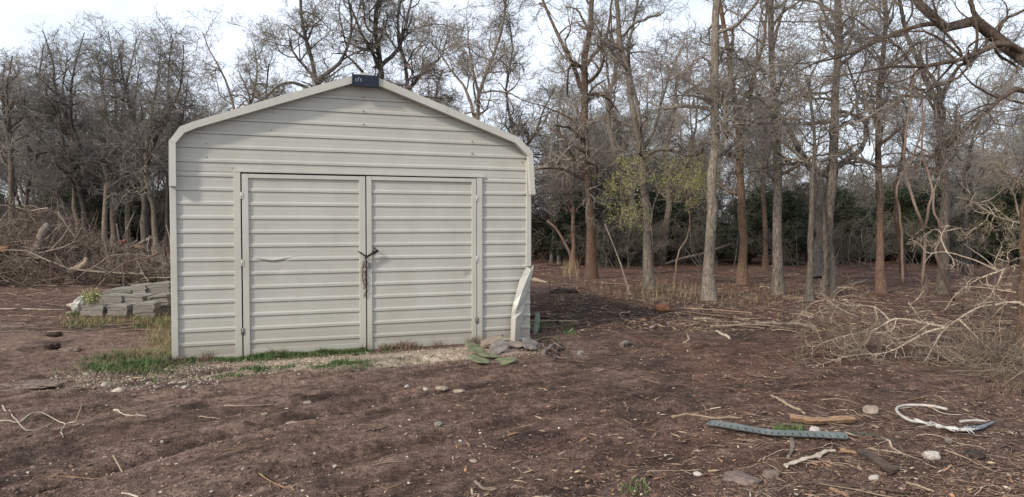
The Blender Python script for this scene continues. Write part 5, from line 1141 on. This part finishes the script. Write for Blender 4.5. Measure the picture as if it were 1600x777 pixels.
for (px, py, w_, h_, lb) in [(1240, 412, .8, .35, 'bright green low plant among the far trunks at right'), (3, 425, .8, .5, 'green plant at the left edge by the brush heap')]:
    c0 = G(px, py); n = 700; q = nrm(rng.normal(size=(n, 3))) * (rng.random((n, 1)) ** .4) * [w_ / 2, w_ / 2, h_ / 2]; q[:, 2] += h_ / 2; a = nrm(rng.normal(size=(n, 3))); b = nrm(np.cross(a, rng.normal(size=(n, 3)))); s = rng.uniform(.02, .05, (n, 1))
    V = np.stack([q - a * s, q + b * s * .6, q + a * s, q - b * s * .6], 1).reshape(-1, 3); o = link('low_plant', raw_mesh('low_plant', V, np.arange(4 * n).reshape(n, 4)), M['leaf_mid']); o.location = tuple(c0); tag(o, lb, 'plant')
# wiry brush round the foot of the tree at the right edge
rng = np.random.default_rng(44); n = 130; c0 = gpt(1600, 575); P = np.empty((n, 8, 3)); P[:, 0] = np.stack([c0[0] + rng.normal(0, .45, n), c0[1] + rng.normal(0, .35, n), np.zeros(n)], 1); D = nrm(rng.normal(size=(n, 3)) * [1.1, .7, .4] + [-.35, 0, .8]); Lh = rng.uniform(.3, 1.0, n)
for k in range(1, 8): D = nrm(D + rng.normal(size=(n, 3)) * .18 + [0, 0, -.10]); P[:, k] = P[:, k - 1] + D * (Lh / 7)[:, None]
P[..., 2] = np.maximum(P[..., 2], .01); R_ = (.0035 + .003 * rng.random(n))[:, None] * np.linspace(1, .5, 8)[None]; A1, r1 = grow(rng, P, R_, 900, .1, .12, .4, 45, 5, .25, -.02, .7, .002)
v1, f1 = tubes(P, R_, 5); v2, f2 = tubes(A1, r1, 3)
o = link('wiry_brush', raw_mesh('wiry_brush', np.r_[v1, v2] - c0, np.r_[f1, f2 + len(v1)], smooth=True), M['dead_twig']); o.location = tuple(c0); tag(o, 'wiry tan brush round the orange trunk at the right edge', 'brush', kind='stuff')
# small saplings in the clearing
for i, (px, py, Y, tx, ty, lb) in enumerate([(907, 490, None, 907, 462, 'short upright stub left of centre in the shed shadow'), (978, 492, None, 977, 470, 'short upright stub in front of the pale forked tree'), (860, 480, None, 858, 440, 'thin upright shoot just right of the shed'),
        (918, 432, None, 912, 380, 'thin shoot beside the orange footed tree'), (1055, 470, None, 1056, 430, 'thin upright shoot between the pale fork and the thick trunk')]):
    a = G(px, py); b = at(tx, ty, a[1]); m = MB(); m.tube(resample([a - a, (b - a) * .5 + [.01, 0, 0], b - a], 8), np.linspace(.007, .004, 8), 6); o = m.build('shoot', M['wood_dark']); o.location = tuple(a); tag(o, lb, 'shoot')
